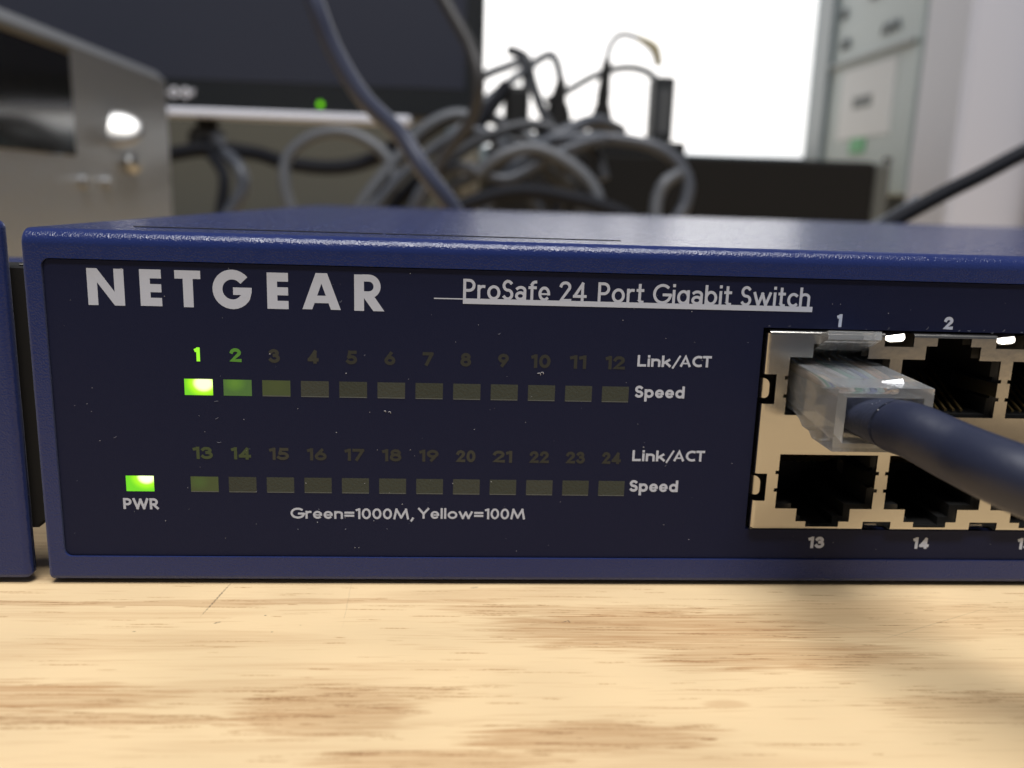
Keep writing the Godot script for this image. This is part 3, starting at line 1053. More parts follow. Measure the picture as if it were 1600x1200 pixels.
func make_left_switch() -> void:
	var s := thing("network_switch", "right end of a second blue switch standing beside the lettered one at the left", "network switch")
	obj("front_bezel", shell(-331.3, -1.95, 0.6, 43.0, -1.75, 0.28, PackedVector2Array(), [], 0.95, 1.0), M.blue_paint, s)
	var hb := MB.new()
	hb.box(Vector3(-329, 0.7, -60), Vector3(-14.0, 34.0, -2.0), 0.8)
	obj("housing", hb, M.blue_paint, s)
	var b := MB.new()
	b.t = Transform3D(Basis(), Vector3.ZERO)
	b.prism(PackedVector2Array([Vector2(-0.06, 37.75), Vector2(-0.06, 8.1), Vector2(-0.6, 7.5), Vector2(-1.35, 6.7), Vector2(-1.7, 6.3), Vector2(-13.9, 6.3), Vector2(-13.9, 37.75)]), -7.0, -1.85, 0.2)
	obj("side_bracket", b, M.void_black, s)
	var e := MB.new()
	e.box(Vector3(-1.6, 37.76, -3.4), Vector3(-0.08, 38.0, -2.3), 0.1)
	obj("bracket_trim", e, M.tin_inside, s)
	for x in [-306.0, -36.0]:
		for z in [-14.0, -50.0]:
			var ft := MB.new()
			ft.box(Vector3(x - 6, 0.02, z - 6), Vector3(x + 6, 0.7, z + 6), 0.15)
			obj("rubber_foot", ft, M.rubber, s)

# ---------------------------------------------------------------- the plugged cable
func make_patch_cable() -> void:
	var s := thing("network_cable", "thick dark blue network cable with clear plastic plug pushed into port 1", "network cable")
	var x0 := 89.08
	var x1 := 99.74
	# clear plug: side outline in z, y carried across x, hollow from behind
	var b := MB.new()
	b.t = Transform3D(Basis(Vector3(0, 0, -1), Vector3(0, 1, 0), Vector3(1, 0, 0)), Vector3.ZERO)   # local x runs along -z, local z along x
	var side := PackedVector2Array([Vector2(-12.1, 28.45), Vector2(8, 28.9), Vector2(8, 23.0), Vector2(-0.6, 23.0), Vector2(-2.6, 22.5), Vector2(-3.7, 21.9), Vector2(-5.6, 21.9), Vector2(-6.6, 21.3), Vector2(-12.1, 21.3)])
	var rear := b
	var pr := MB.new()
	pr.t = b.t
	pr.prism(side, x0, x1, 0.0)
	# drop the rear face and put a ring there instead
	var cut := MB.new()
	for i in range(0, pr.v.size(), 3):
		var zc := pr.v[i].z
		if absf(pr.v[i].z - 12.1) < 1e-3 and absf(pr.v[i + 1].z - 12.1) < 1e-3 and absf(pr.v[i + 2].z - 12.1) < 1e-3:
			continue
		for k in 3:
			cut.v.append(pr.v[i + k]); cut.n.append(pr.n[i + k]); cut.uv.append(Vector2.ZERO)
	var ox := [x0 + 1.05, x1 - 1.05]
	var oy := [22.25, 27.35]
	var oz := -3.0
	var zr := 12.1
	var O := [Vector3(x0, 21.3, zr), Vector3(x1, 21.3, zr), Vector3(x1, 28.45, zr), Vector3(x0, 28.45, zr)]
	var I := [Vector3(ox[0], oy[0], zr), Vector3(ox[1], oy[0], zr), Vector3(ox[1], oy[1], zr), Vector3(ox[0], oy[1], zr)]
	var D := [Vector3(ox[0] + 0.4, 23.6, oz), Vector3(ox[1] - 0.4, 23.6, oz), Vector3(ox[1] - 0.4, oy[1], oz), Vector3(ox[0] + 0.4, oy[1], oz)]
	for k in 4:
		var l := (k + 1) % 4
		cut.quad(O[k], O[l], I[l], I[k])
		cut.quad(I[k], I[l], D[l], D[k])
	cut.quad(D[0], D[1], D[2], D[3])
	var plug := obj("plug", cut, M.clear_plastic, s)
	# strain relief bar and ridge on top
	var ridge := MB.new()
	ridge.box(Vector3(92.6, 28.60, 2.0), Vector3(96.8, 28.72, 2.25), 0.04)
	obj("strain_relief", ridge, M.clear_plastic, plug)
	var glint := MB.new()
	var gn := Vector3(-0.27, 0.63, 0.72).normalized()
	var gs := (Vector3.RIGHT - gn * gn.x).normalized()
	glint.t = Transform3D(Basis(gs, gn, gs.cross(gn)), Vector3(96.3, 28.52, 9.6))
	glint.box(Vector3(-1.15, -0.25, -0.42), Vector3(1.15, 0.06, 0.42), 0.05)
	obj("bright_ridge", glint, M.clear_plastic, plug)
	var latch := MB.new()
	latch.t = Transform3D(Basis(Vector3(0, 0, -1), Vector3(0, 1, 0), Vector3(1, 0, 0)), Vector3.ZERO)
	latch.prism(PackedVector2Array([Vector2(7.5, 28.95), Vector2(7.5, 29.6), Vector2(1.5, 31.0), Vector2(-1.5, 32.7), Vector2(-3.2, 33.25), Vector2(-3.5, 32.3), Vector2(-1.7, 31.45), Vector2(0.5, 30.3), Vector2(5.5, 28.95)]), 91.2, 97.6, 0.25)
	obj("latch", latch, M.clear_plastic, plug)
	var cols := [lin(0.62, 0.36, 0.16), lin(0.55, 0.22, 0.06), lin(0.40, 0.55, 0.50), lin(0.10, 0.16, 0.45), lin(0.35, 0.50, 0.55), lin(0.05, 0.30, 0.20), lin(0.55, 0.50, 0.45), lin(0.20, 0.11, 0.06)]
	for k in 8:
		var w := MB.new()
		var x := 90.83 + 1.02 * k
		w.tube([Vector3(lerpf(94.4, x, 0.55), 25.4, 8.5), Vector3(lerpf(94.4, x, 0.85), 27.3, 5.5), Vector3(x, 27.75, -2.7)], 0.5, 8, 5)
		mat("wire_%d" % k, cols[7 - k].lerp(Color(0.55, 0.55, 0.55), 0.5), 0.5)
		obj("wire", w, M["wire_%d" % k], plug)
	var j := MB.new()
	var path := [Vector3(94.35, 25.1, 15.55), Vector3(94.8, 25.25, 18.6), Vector3(96.6, 24.5, 23.0), Vector3(98.6, 24.0, 29.5), Vector3(104.5, 22.4, 35.5), Vector3(120.0, 17.0, 42.0), Vector3(150.0, 6.5, 49.0), Vector3(200.0, 3.05, 52.0), Vector3(310.0, 3.0, 44.0)]
	j.tube(path, [2.80, 2.88, 2.98, 3.12, 3.15, 3.1, 3.0, 2.95, 2.95], 40, 12, true, 1.0, [1.14, 1.0])
	var jk := obj("jacket", j, M.jacket, s)
	var c := MB.new()
	c.tube([Vector3(94.3, 24.8, 5.0), Vector3(94.3, 24.85, 9.0), Vector3(94.3, 24.95, 12.2), Vector3(94.3, 25.05, 14.2), Vector3(94.34, 25.09, 15.25)], [2.1, 2.25, 2.42, 2.66, 2.76], 40, 8, true, 1.0, [1.85, 1.8, 1.6, 1.28, 1.16])
	obj("inner_sleeve", c, M.jacket_scuffed, s)
	var gr := MB.new()
	gr.tube([Vector3(94.33, 25.08, 15.2), Vector3(94.36, 25.1, 15.6)], [2.5, 2.5], 32, 1, false, 1.0, [1.12, 1.12])
	obj("groove", gr, M.void_black, jk)
	var rng := RandomNumberGenerator.new()
	rng.seed = 5
	var fl := MB.new()
	for q in 24:
		var zz := rng.randf_range(13.2, 18.6)
		var g := deg_to_rad(rng.randfn(212.0, 24.0))
		var f := clampf((zz - 13.0) / 5.0, 0.0, 1.0)
		var ctr := Vector3(lerpf(94.3, 94.8, f), lerpf(25.02, 25.25, f), zz)
		var rr := lerpf(2.62, 2.88, f)
		var wd := lerpf(1.35, 1.0, clampf((zz - 13.2) / 3.5, 0.0, 1.0))
		var at := ctr + Vector3(cos(g) * (rr + 0.09) * wd, -sin(g) * (rr + 0.09), 0)
		var sz := rng.randf_range(0.015, 0.045) * (1.8 if q % 8 == 0 else 1.0)
		fl.box(at - Vector3.ONE * sz, at + Vector3(sz, sz * 0.6, sz), sz * 0.5)
	var fo := obj("scuff_flakes", fl, M.dust, jk)
	fo.set_meta("kind", "stuff")

# ---------------------------------------------------------------- table and what stands behind
func make_table() -> void:
	var b := MB.new()
	var x0 := -700.0
	var x1 := 900.0
	var z0 := -1150.0
	var z1 := 150.0
	b.quaduv(Vector3(x0, 0, z1), Vector3(x1, 0, z1), Vector3(x1, 0, z0), Vector3(x0, 0, z0), Vector2((x0 + 60) / 200, (z1 + 40) / 100), Vector2((x1 + 60) / 200, (z1 + 40) / 100), Vector2((x1 + 60) / 200, (z0 + 40) / 100), Vector2((x0 + 60) / 200, (z0 + 40) / 100))
	var t := thing("wooden_tabletop", "pale wooden tabletop with brown grain under the two blue switches", "tabletop")
	obj("top_face", b, M.wood, t)
	var e := MB.new()
	e.box(Vector3(x0, -28, z0), Vector3(x1, -0.05, z1))
	obj("board", e, M.wood_edge, t)

func cable(label: String, pts: Array, r: float, m: Material, group := "") -> Node3D:
	var b := MB.new()
	b.tube(pts, r * 1.15, 12, 10)
	var o := obj("loose_cable", b, m)
	tag(o, label, "cable", group)
	return o

func v3(a: Array) -> Array:
	var r := []
	for i in range(0, a.size(), 3):
		r.append(Vector3(a[i], a[i + 1], a[i + 2]))
	return r

func make_background() -> void:
	var wall := MB.new()
	wall.box(Vector3(-1500, -300, -1320), Vector3(1500, 1500, -1260))
	obj("wall", wall, mat("wall_paint", lin(0.105, 0.10, 0.078), 0.8)).set_meta("kind", "structure")
	# bright window
	var w := thing("window", "bright white window behind the plugs and cables", "window")
	var pane := MB.new()
	pane.box(Vector3(70, 117, -1212), Vector3(560, 620, -1208))
	var pm := mat("window_glow", Color.WHITE, 0.6)
	pm.emission_enabled = true
	pm.emission = Color(1, 1, 0.995)
	pm.emission_energy_multiplier = 1.08
	obj("pane", pane, pm, w)
	var fr := MB.new()
	fr.box(Vector3(560, 80, -1230), Vector3(600, 640, -1196), 3)
	fr.box(Vector3(30, 620, -1230), Vector3(559, 660, -1196), 3)
	fr.box(Vector3(30, 80, -1230), Vector3(70, 619, -1196), 3)
	fr.box(Vector3(71, 80, -1230), Vector3(559, 117, -1196), 3)
	obj("frame", fr, mat("frame_paint", lin(0.16, 0.21, 0.24), 0.5), w)
	# monitor
	var mo := thing("monitor", "dark computer monitor with silver lower strip and green power light", "monitor")
	var b := MB.new()
	b.box(Vector3(-430, 104.5, -660), Vector3(67, 420, -620), 3)
	obj("case", b, mat("monitor_case", lin(0.012, 0.014, 0.016), 0.35), mo)
	b = MB.new()
	b.box(Vector3(-415, 128, -621), Vector3(52, 405, -619.4), 0.3)
	obj("screen", b, mat("screen_glass", lin(0.030, 0.033, 0.048), 0.3), mo)
	b = MB.new()
	b.box(Vector3(-425, 100, -640), Vector3(10, 106.6, -616), 1.5)
	obj("silver_strip", b, mat("silver_strip", lin(0.72, 0.73, 0.80), 0.4), mo)
	b = MB.new()
	b.tube([Vector3(-60.5, 113, -624), Vector3(-60.5, 113, -618.6)], 2.2, 16, 1)
	var gm := mat("green_glow", lin(0.05, 0.3, 0.0), 0.4)
	gm.emission_enabled = true
	gm.emission = Color(0.16, 0.62, 0.0).linear_to_srgb()
	gm.emission_energy_multiplier = 1.3
	obj("power_light", b, gm, mo)
	b = MB.new()
	for k in 4:
		b.t = Transform3D(Basis(), Vector3(-181.0 + 8.6 * k, 117.5, -619.0))
		b.tube([Vector3(-2.9, 0, 0), Vector3(0, 3.3, 0), Vector3(2.9, 0, 0), Vector3(0, -3.3, 0), Vector3(-2.9, 0, 0)] if k < 3 else [Vector3(-3.4, -2, 0), Vector3(-3.2, 1.4, 0), Vector3(-1.4, 2.4, 0)], 1.15, 6, 5)
	b.t = Transform3D()
	obj("badge", b, mat("badge_silver", lin(0.75, 0.75, 0.8), 0.3, 0.2), mo)
	b = MB.new()
	b.box(Vector3(-360, 0.1, -690), Vector3(-250, 8, -560), 3)
	b.box(Vector3(-330, 7, -675), Vector3(-280, 130, -660.5), 2)
	obj("stand", b, M.black_plastic, mo)
	# silver computer case on the left
	var steel := mat("brushed_steel", lin(0.30, 0.31, 0.325), 0.42, 0.6)
	relief(steel, M.tin_plate.heightmap_texture, 0.02, 9.0)
	var a := thing("computer_case", "silver metal cabinet with dark glass door at far left", "cabinet")
	b = MB.new()
	b.box(Vector3(-330, 0.1, -520), Vector3(-145, 120, -240), 6)
	obj("body", b, steel, a)
	b = MB.new()
	b.box(Vector3(-146, 60, -366), Vector3(-144.2, 109, -262), 0.6)
	obj("glass_door", b, mat("door_glass", lin(0.008, 0.008, 0.008), 0.12), a)
	b = MB.new()
	b.box(Vector3(-146, 109.2, -366), Vector3(-143.6, 112.2, -262), 0.6)
	obj("door_trim", b, mat("door_trim", lin(0.10, 0.085, 0.06), 0.4, 0.4), a)
	for z in [-372.0, -402.0]:
		b = MB.new()
		b.tube([Vector3(-146, 47.5, z), Vector3(-141.5, 47.5, z)], [4.2, 3.6], 18, 1)
		obj("screw", b, mat("chrome", lin(0.5, 0.5, 0.5), 0.35, 1.0), a)
	# polished plate and knob on its side
	var hm := mat("handle_steel", lin(0.45, 0.44, 0.42), 0.33, 1.0)
	for e in [[-141.5, 77.5, -415.0, 14.0, 3.0, 11.0, "handle"], [-143.5, 59.0, -440.0, 5.0, 6.0, 9.0, "knob"]]:
		b = MB.new()
		var ax := Basis()
		if e[6] == "handle":
			var hn := Vector3(0.26, 0.455, 0.85).normalized()   # a polished plate set on edge, turned upwards
			var hs := (Vector3(0, 0, -1) + hn * hn.z).normalized()
			hs = Vector3(1, 0, -0.3) - hn * hn.dot(Vector3(1, 0, -0.3))
			hs = hs.normalized()
			ax = Basis(hs, hn, hs.cross(hn))
		b.t = Transform3D(ax * Basis.from_scale(Vector3(e[3], e[4], e[5])), Vector3(e[0], e[1], e[2]))
		var prof := []
		for q in 33:
			var g := deg_to_rad(-90.0 + 5.625 * q)
			prof.append(Vector2(cos(g), sin(g)))
		b.lathe(Vector3.ZERO, prof, 48)
		for q in b.n.size():   # normals of the stretched ball
			var d: Vector3 = ax.transposed() * (b.v[q] - Vector3(e[0], e[1], e[2])) / Vector3(e[3], e[4], e[5])
			b.n[q] = (ax * (d / Vector3(e[3], e[4], e[5]))).normalized()
		obj(e[6], b, hm, a)
	# low black box, power strip and plugs
	mat("dark_case", lin(0.013, 0.0125, 0.012), 0.75).metallic_specular = 0.2
	var bb := thing("equipment_box", "long low black box below the white window", "box")
	b = MB.new()
	b.box(Vector3(120, 0.1, -700), Vector3(376, 82.5, -582), 3)
	obj("body", b, M.dark_case, bb)
	b = MB.new()
	b.box(Vector3(376.1, 0.1, -700), Vector3(391, 82.5, -588), 2.5)
	obj("end_cap", b, mat("grey_case", lin(0.085, 0.09, 0.085), 0.5), bb)
	b = MB.new()
	b.tube([Vector3(388, 82.4, -592), Vector3(388, 87, -592)], 3.4, 16, 1)
	obj("button", b, M.tin_plate, bb)
	var ps := thing("power_strip", "black power strip lying on the low black box", "power strip", "", Vector3(0, 82.6, 0))
	b = MB.new()
	b.box(Vector3(126, 0, -650), Vector3(228, 11, -602), 2)
	obj("body", b, M.black_plastic, ps)
	var dark := mat("dark_cable", lin(0.007, 0.008, 0.012), 0.65)
	dark.metallic_specular = 0.3
	var grey := mat("grey_cable", lin(0.085, 0.092, 0.105), 0.42)
	var midgrey := mat("slate_cable", lin(0.055, 0.062, 0.078), 0.42)
	for p in [[127.0, 12.5, 46.0, "tapered black plug standing left of the middle of the power strip"], [162.5, 10.0, 62.0, "tall slim tapered black plug standing in the middle of the power strip"]]:
		var o := thing("power_plug", p[3], "plug", "plugs standing in the power strip", Vector3(p[0], 93.7, -622))
		b = MB.new()
		b.tube([Vector3(0, 0, 0), Vector3(0, 14, 0), Vector3(0, 27, 0)], [p[1], p[1] * 0.92, p[1] * 0.62], 20, 6)
		obj("plug_body", b, M.black_plastic, o)
		b = MB.new()
		b.tube([Vector3(0, 26, 0), Vector3(0.5, 36, 0), Vector3(2, p[2], 0)], [p[1] * 0.55, 5.6, 3.4], 14, 6)
		obj("cord_sleeve", b, M.black_plastic, o)
	var ad := thing("power_adapter", "blocky dark grey adapter standing at the right end of the power strip", "adapter", "", Vector3(210, 93.7, -622))
	b = MB.new()
	b.box(Vector3(-8.5, 0, -14), Vector3(8.5, 50, 12), 2)
	obj("body", b, mat("adapter_case", lin(0.022, 0.025, 0.028), 0.4), ad)
	b = MB.new()
	b.box(Vector3(-5, 6, 12), Vector3(5, 40, 12.8), 0.4)
	obj("rating_plate", b, mat("plate_grey", lin(0.07, 0.075, 0.08), 0.4), ad)
	var a2 := thing("power_adapter", "small black adapter at the left end of the power strip beside the monitor edge", "adapter", "", Vector3(96, 0.1, -628))
	b = MB.new()
	b.box(Vector3(-12, 0, -12), Vector3(8, 133, 10), 4)
	obj("body", b, M.black_plastic, a2)
	# pale block among the cables
	var pb := thing("pale_adapter", "pale beige block standing among the tangled cables", "adapter", "", Vector3(57, 0.1, -575))
	b = MB.new()
	b.box(Vector3(-7, 0, -8), Vector3(7, 90, 8), 3)
	obj("body", b, mat("pale_plastic", lin(0.45, 0.43, 0.36), 0.5), pb)
	# cables
	var tangle := "cables tangled behind the switch"
	cable("slate blue cable hanging in front of the monitor down behind the switch", v3([-16.7, 138.9, -262.2, -7.8, 117.8, -257.1, -1.0, 101.0, -258.1, 9.9, 83.8, -258.8, 24.8, 69.9, -259.9, 35.2, 55.4, -256.0, 46.9, 40.7, -257.2, 55.1, 22.7, -263.0, 62, 4.0, -280]), 3.1, mat("front_cable", lin(0.045, 0.052, 0.085), 0.36))
	cable("black cable rising to the right edge behind the switch", v3([330, 100, -229, 286.5, 82.0, -229.3, 262.4, 69.8, -228.3, 246.8, 60.6, -229.4, 233.4, 53.0, -230.7, 214.5, 41.5, -230.6, 202.3, 31.5, -229.2, 190, 20, -214]), 2.7, dark)
	cable("thin grey cable running just under the rising black cable", v3([236, 51, -252, 226, 44.5, -250, 214, 38.5, -247, 203, 32, -244, 190, 22, -240]), 2.0, midgrey)
	cable("dark cable curving down the right side of the monitor screen", v3([28.5, 175.6, -461.9, 42.3, 153.5, -456.2, 54.1, 133.3, -451.0, 59.5, 112.9, -446.2, 55.0, 91.1, -452.1, 37.7, 68.0, -458.5, 22.5, 36.4, -452.7, 10, 4, -450]), 3.4, mat("charcoal_cable", lin(0.032, 0.031, 0.032), 0.45), tangle)
	cable("grey cable looping in a ring below the monitor", v3([-59.7, 4.0, -518.1, -66, 28.4, -521, -71.1, 49.6, -523.5, -69.3, 69.1, -527.6, -51.9, 83.5, -529.5, -27.7, 86.4, -528.5, -3.2, 73.4, -524.0, 3.8, 52.0, -518.9, -15.6, 32.0, -515.9, -24, 4.0, -515]), 3.6, grey, tangle)
	cable("dark cable sagging sideways across the wall below the monitor", v3([-200, 70, -632, -178.2, 72.0, -627.9, -147.8, 76.9, -626.9, -112.3, 74.1, -623.9, -84.8, 67.2, -610.2, -49.8, 64.9, -607.3, -19.9, 71.7, -606.8, 10.9, 88.5, -587.8, 30, 98, -590]), 5.0, dark, tangle)
	cable("dark cable hanging in a narrow loop under the monitor foot", v3([-152, 86, -626, -147.8, 73.0, -626.0, -134.6, 55.8, -611.2, -136.6, 28.8, -605.5, -140, 4, -600]), 4.0, dark, tangle)
	cable("dark cable hanging right of the narrow loop under the monitor", v3([-145, 88, -626, -137.7, 75.8, -625.9, -122.2, 61.1, -611.5, -120.4, 44.0, -607.6, -134.0, 21.5, -603.7, -138, 4, -590]), 4.6, midgrey, tangle)
	cable("grey cable arching over the middle of the tangle and down to the right", v3([-30, 4, -516, -20.1, 34.0, -516.6, 5.7, 69.4, -522.5, 25.2, 91.6, -526.0, 49.3, 101.0, -526.4, 67.1, 88.6, -522.5, 97.4, 76.1, -507.5, 128.3, 47.4, -499.2, 137.3, 32.8, -495.4, 140, 4, -495]), 4.2, grey, tangle)
	cable("thick grey cable slanting up to the black plug from the tangle", v3([58, 4, -468, 64.8, 31.4, -469.3, 72.7, 51.8, -473.2, 94.9, 74.7, -476.6, 117.3, 89.5, -478.3, 137.3, 97.0, -488.8, 160, 94, -520]), 4.0, midgrey, tangle)
	cable("thick slate cable arching in front of the low black box", v3([40, 50, -520, 71.2, 66.5, -496.9, 103.0, 82.2, -477.7, 135.1, 85.7, -471.1, 166.7, 82.4, -463.1, 185.1, 73.1, -459.9, 193.4, 59.5, -456.4, 191.7, 45.6, -453.5, 185.8, 33.5, -451.3, 178, 4, -450]), 3.5, midgrey, tangle)
	cable("short grey cable bent inside the thick slate arch", v3([170, 4, -446, 171.4, 33.2, -447.1, 173.1, 49.0, -450.3, 178.1, 59.0, -452.2, 188.0, 65.2, -456.8]), 3.4, grey, tangle)
	cable("grey cable curving down right of the tangle before the box", v3([78, 92, -505, 92, 88, -500, 112, 72, -492, 124, 56, -488, 130, 40, -486, 130, 4, -486]), 3.6, grey, tangle)
	cable("black cable crossing the tangle from the monitor edge down left", v3([76, 118, -560, 62, 96, -540, 44, 76, -530, 26, 52, -525, 12, 30, -522, 0, 4, -520]), 3.8, dark, tangle)
	cable("grey cord running from the left plug over to the monitor", v3([129.0, 133.5, -622, 128.7, 139.7, -628.5, 124.8, 155.2, -633.5, 116.5, 158.5, -634.8, 89.5, 137.7, -623.9, 64.3, 116.0, -610.6, 39.9, 87.7, -595.9, 30, 60, -590]), 3.0, midgrey, tangle)
	cable("grey cord peaking beside the monitor edge over the small black adapter", v3([102, 132, -630, 101, 145, -634, 97.6, 152.8, -636.6, 84.8, 148.9, -636.9, 66.6, 140.4, -636.0, 50, 128, -680]), 3.2, midgrey, tangle)
	cable("grey cord bowing from the middle plug toward the right adapter", v3([120, 126, -655, 136.5, 133.7, -650.4, 160.0, 147.4, -651.9, 183.7, 154.4, -651.8, 202.3, 151.9, -650.0, 214, 141, -645]), 2.8, grey, tangle)
	cable("dark grey cable crossing low through the middle of the tangle", v3([8, 4, -470, 17.5, 29.9, -472.2, 41.5, 66.9, -478.5, 65.9, 83.8, -480.5, 94.6, 92.8, -480.5, 119.4, 85.5, -477.3, 136.1, 76.0, -474.1, 142, 60, -470]), 3.4, mat("graphite_cable", lin(0.03, 0.033, 0.04), 0.45), tangle)
	cable("slate cable humped like a hill left of the black plugs", v3([-12, 4, -490, -4.6, 39.1, -491.0, 32.7, 77.5, -496.8, 60.0, 88.7, -497.4, 79.2, 76.9, -493.5, 92.3, 54.6, -487.8, 105.4, 32.2, -482.1, 110, 4, -480]), 3.2, midgrey, tangle)
	cable("black cable lying nearest above the rear edge of the switch", v3([24, 22, -451, 38.4, 35.0, -451.4, 81.8, 50.0, -451.6, 121.5, 46.6, -448.2, 153.5, 36.7, -443.9, 170, 20, -442]), 4.2, dark, tangle)
	cable("dark grey cable rising steeply to the small black adapter", v3([112, 4, -515, 115.6, 31.5, -517.1, 128.5, 60.5, -522.5, 123.6, 83.2, -527.7, 109.9, 99.4, -532.2, 99.1, 125.4, -538.5, 94.3, 142.0, -542.4, 84, 150, -560]), 3.2, M.graphite_cable, tangle)
	cable("grey cable curling left out of the front of the low box", v3([141, 4, -448, 138.5, 34.2, -449.5, 132.1, 55.5, -454.5, 113.8, 70.7, -459.1, 93.6, 77.1, -461.8, 73.7, 71.3, -461.9, 60, 60, -462]), 3.8, grey, tangle)
	cable("thick black cable falling from the monitor corner to the left", v3([80, 122, -520, 70.8, 107.2, -516.0, 47.5, 76.7, -511.0, 19.7, 54.5, -508.1, -1.5, 28.4, -503.9, -8, 4, -500]), 4.2, dark, tangle)
	cable("slate cable waving across the front of the tangle", v3([10, 4, -460, 18.0, 30.2, -461.9, 27.7, 52.3, -466.1, 49.8, 64.1, -467.1, 78.2, 57.8, -463.8, 102.2, 70.5, -464.9, 126.3, 81.2, -465.6, 140, 84, -462]), 3.4, midgrey, tangle)
	cable("dark grey cable arching under the right corner of the monitor", v3([-28, 4, -535, -22.2, 26.8, -535.7, -4.5, 56.4, -540.9, 17.8, 81.7, -544.9, 40.3, 98.0, -546.9, 60.7, 104.0, -546.8, 80, 98, -546]), 3.8, M.graphite_cable, tangle)
	var ba := thing("power_adapter", "wide black adapter buried in the middle of the cable tangle", "adapter", "", Vector3(92, 0.1, -545))
	b = MB.new()
	b.box(Vector3(-24, 0, -10), Vector3(24, 84, 8), 4)
	obj("body", b, M.black_plastic, ba)
	b = MB.new()
	b.tube([Vector3(14, 83, 0), Vector3(15, 96, 0)], [5.0, 3.5], 12, 1)
	obj("cord_sleeve", b, M.black_plastic, ba)
	var tb := thing("loose_cable", "thin cord looping up from the middle plug to a yellow beige tip", "cable", tangle)
	b = MB.new()
	b.tube(v3([164, 143.5, -622, 166.8, 164.1, -630.6, 175.9, 177.0, -634.7, 192.4, 175.0, -635.2]), 2.4, 10, 8)
	obj("cord", b, midgrey, tb)
	b = MB.new()
	b.tube(v3([190.5, 175.4, -635.2, 203.8, 167.8, -632.9, 209.3, 154.1, -635.1]), [2.6, 4.6, 3.0], 12, 6)
	obj("tip", b, mat("beige_tip", lin(0.42, 0.38, 0.25), 0.5), tb)
	var wp := thing("wall_plug", "black plug hanging below the monitor above the cable loops", "plug", "", Vector3(-151, 88, -632))
	b = MB.new()
	b.box(Vector3(-15, -18, -10), Vector3(13, 6, 8), 5)
	b.box(Vector3(-9, 4, -8), Vector3(8, 18, 5), 4)
	obj("plug_body", b, M.black_plastic, wp)
	# notice board on the right
	var bd := thing("notice_board", "pale grey green board with notes seen edge-on at the right", "notice board")
	b = MB.new()
	b.box(Vector3(470, 60, -915), Vector3(482, 700, -720), 2)
	obj("panel", b, mat("board_face", lin(0.30, 0.355, 0.36), 0.45), bd)
	b = MB.new()
	b.box(Vector3(465, 60, -960), Vector3(484, 700, -916), 2)
	obj("frame", b, mat("board_frame", lin(0.13, 0.165, 0.18), 0.4), bd)
	b = MB.new()
	b.box(Vector3(466.5, 198, -914), Vector3(470, 204, -728), 1)
	obj("ledge", b, mat("ledge_grey", lin(0.18, 0.20, 0.195), 0.5), bd)
	var paper := MB.new()
	paper.box(Vector3(469.2, 120, -882), Vector3(469.9, 192, -762))
	tag(obj("paper_note", paper, mat("paper", lin(0.62, 0.65, 0.68), 0.7)), "white paper note with a grey mark fixed to the board", "paper note")
	b = MB.new()
	b.box(Vector3(468.9, 150, -850), Vector3(469.15, 162, -806), 0.1)
	tag(obj("note_mark", b, mat("ink_grey", lin(0.16, 0.18, 0.19), 0.7)), "blurred grey print in the middle of the white note", "print")
	b = MB.new()
	b.box(Vector3(468.4, 104, -846), Vector3(470, 119, -812), 0.4)
	tag(obj("green_magnet", b, mat("green_paint", lin(0.06, 0.32, 0.12), 0.5)), "small green square stuck below the white note", "magnet")
	for e in [[-896.0, 222.0, 16.0], [-800.0, 222.0, 26.0], [-905.0, 255.0, 12.0], [-835.0, 262.0, 14.0]]:
		b = MB.new()
		var pts := []
		for k in 7:
			pts.append(Vector3(469.4, e[1] + (5.0 if k % 2 else -5.0), e[0] + e[2] * k / 6.0 * 1.4))
		b.tube(pts, 1.6, 6, 4)
		obj("handwriting", b, M.ink_grey, bd)
	# pale cabinet and wooden edge
	var cb := thing("tall_cabinet", "tall pale grey cabinet at the right edge", "cabinet")
	b = MB.new()
	b.box(Vector3(470.2, 0.1, -718), Vector3(640, 900, -640), 4)
	b.t = Transform3D()
	obj("body", b, mat("cabinet_grey", lin(0.50, 0.51, 0.57), 0.5), cb)
	var dr := thing("wooden_post", "strip of orange brown wood at the extreme right behind the black cable", "post")
	b = MB.new()
	b.box(Vector3(531.5, 0.1, -620), Vector3(585, 95, -590), 2)
	obj("lower_piece", b, mat("orange_wood", lin(0.32, 0.17, 0.06), 0.5), dr)
	b = MB.new()
	b.box(Vector3(531.5, 95.2, -620), Vector3(585, 600, -590), 2)
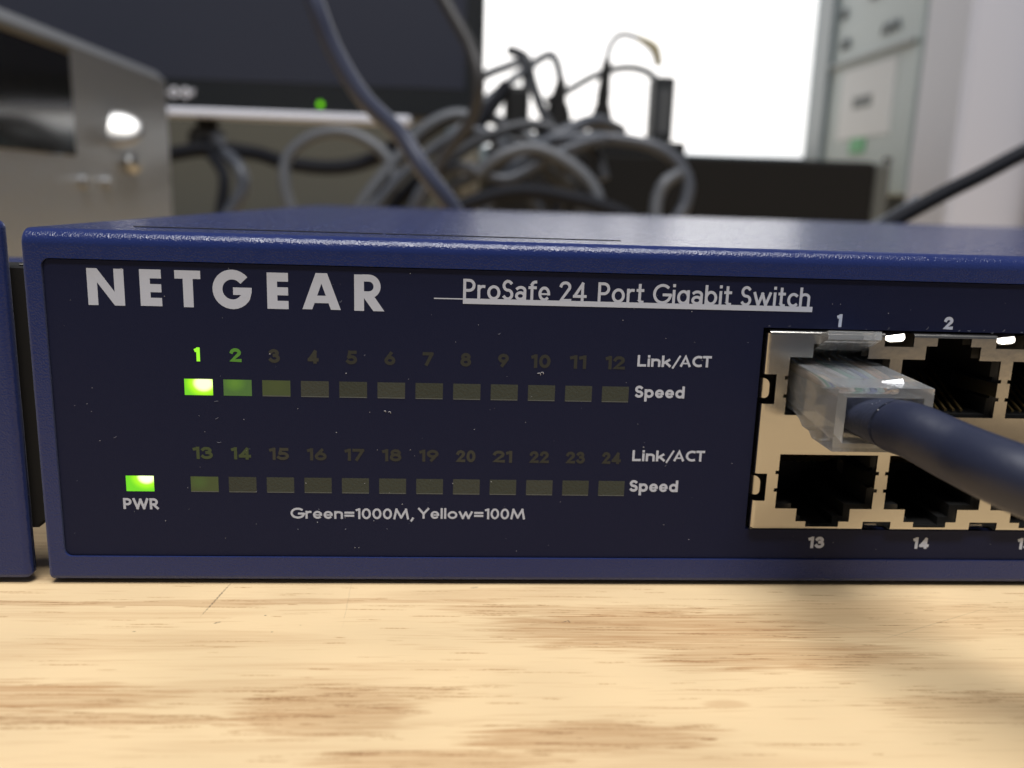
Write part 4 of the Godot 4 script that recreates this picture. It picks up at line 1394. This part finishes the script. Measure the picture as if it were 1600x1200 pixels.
	obj("upper_piece", b, mat("dark_post", lin(0.05, 0.045, 0.06), 0.5), dr)

func _ready() -> void:
	var cam := Camera3D.new()
	cam.name = "camera"
	add_child(cam)
	var at := CameraAttributesPhysical.new()
	at.frustum_focal_length = 27.15
	at.exposure_aperture = 18.5
	at.frustum_focus_distance = 0.1
	at.frustum_near = 0.005
	at.frustum_far = 50.0
	cam.attributes = at
	cam.keep_aspect = Camera3D.KEEP_HEIGHT
	cam.transform = Transform3D(Basis(Vector3(0.99763288, 0.0317683, 0.0609869), Vector3(-0.01812603, 0.97701032, -0.21242006), Vector3(-0.06633306, 0.21081179, 0.97527346)), Vector3(48.105, 47.239, 100.357) * MM)
	cam.current = true
	var we := WorldEnvironment.new()
	we.name = "environment"
	var env := Environment.new()
	env.background_mode = Environment.BG_COLOR
	env.background_color = lin(0.085, 0.09, 0.105)
	env.tonemap_mode = Environment.TONE_MAPPER_LINEAR
	env.tonemap_exposure = 1.0
	env.sdfgi_enabled = true
	env.ssao_enabled = true
	env.ssil_enabled = true
	we.environment = env
	add_child(we)
	# ceiling lights of the room
	ceiling_light(Vector3(0.06, 1.72, 0.68), Vector2(1.25, 0.22), 2.6, Color(1.0, 0.99, 0.98))
	ceiling_light(Vector3(0.10, 1.75, 0.12), Vector2(1.25, 0.30), 2.3, Color(0.98, 0.985, 1.0))
	# daylight through the window
	var d := AreaLight3D.new()
	d.name = "window_light"
	d.area_size = Vector2(0.48, 0.49)
	d.light_energy = 0.035
	d.shadow_enabled = true
	add_child(d)
	d.look_at_from_position(Vector3(0.315, 0.368, -1.19), Vector3(0.315, 0.368, 0.0))
	make_materials()
	make_table()
	make_background()
	make_left_switch()
	make_switch()
	make_patch_cable()

func ceiling_light(at: Vector3, size: Vector2, energy: float, c: Color) -> void:
	var l := AreaLight3D.new()
	l.name = numbered("ceiling_light")
	l.area_size = size
	l.light_energy = energy
	l.light_color = c
	l.shadow_enabled = true
	add_child(l)
	l.look_at_from_position(at, Vector3(at.x, 0, at.z * 0.2), Vector3(0, 0, -1))
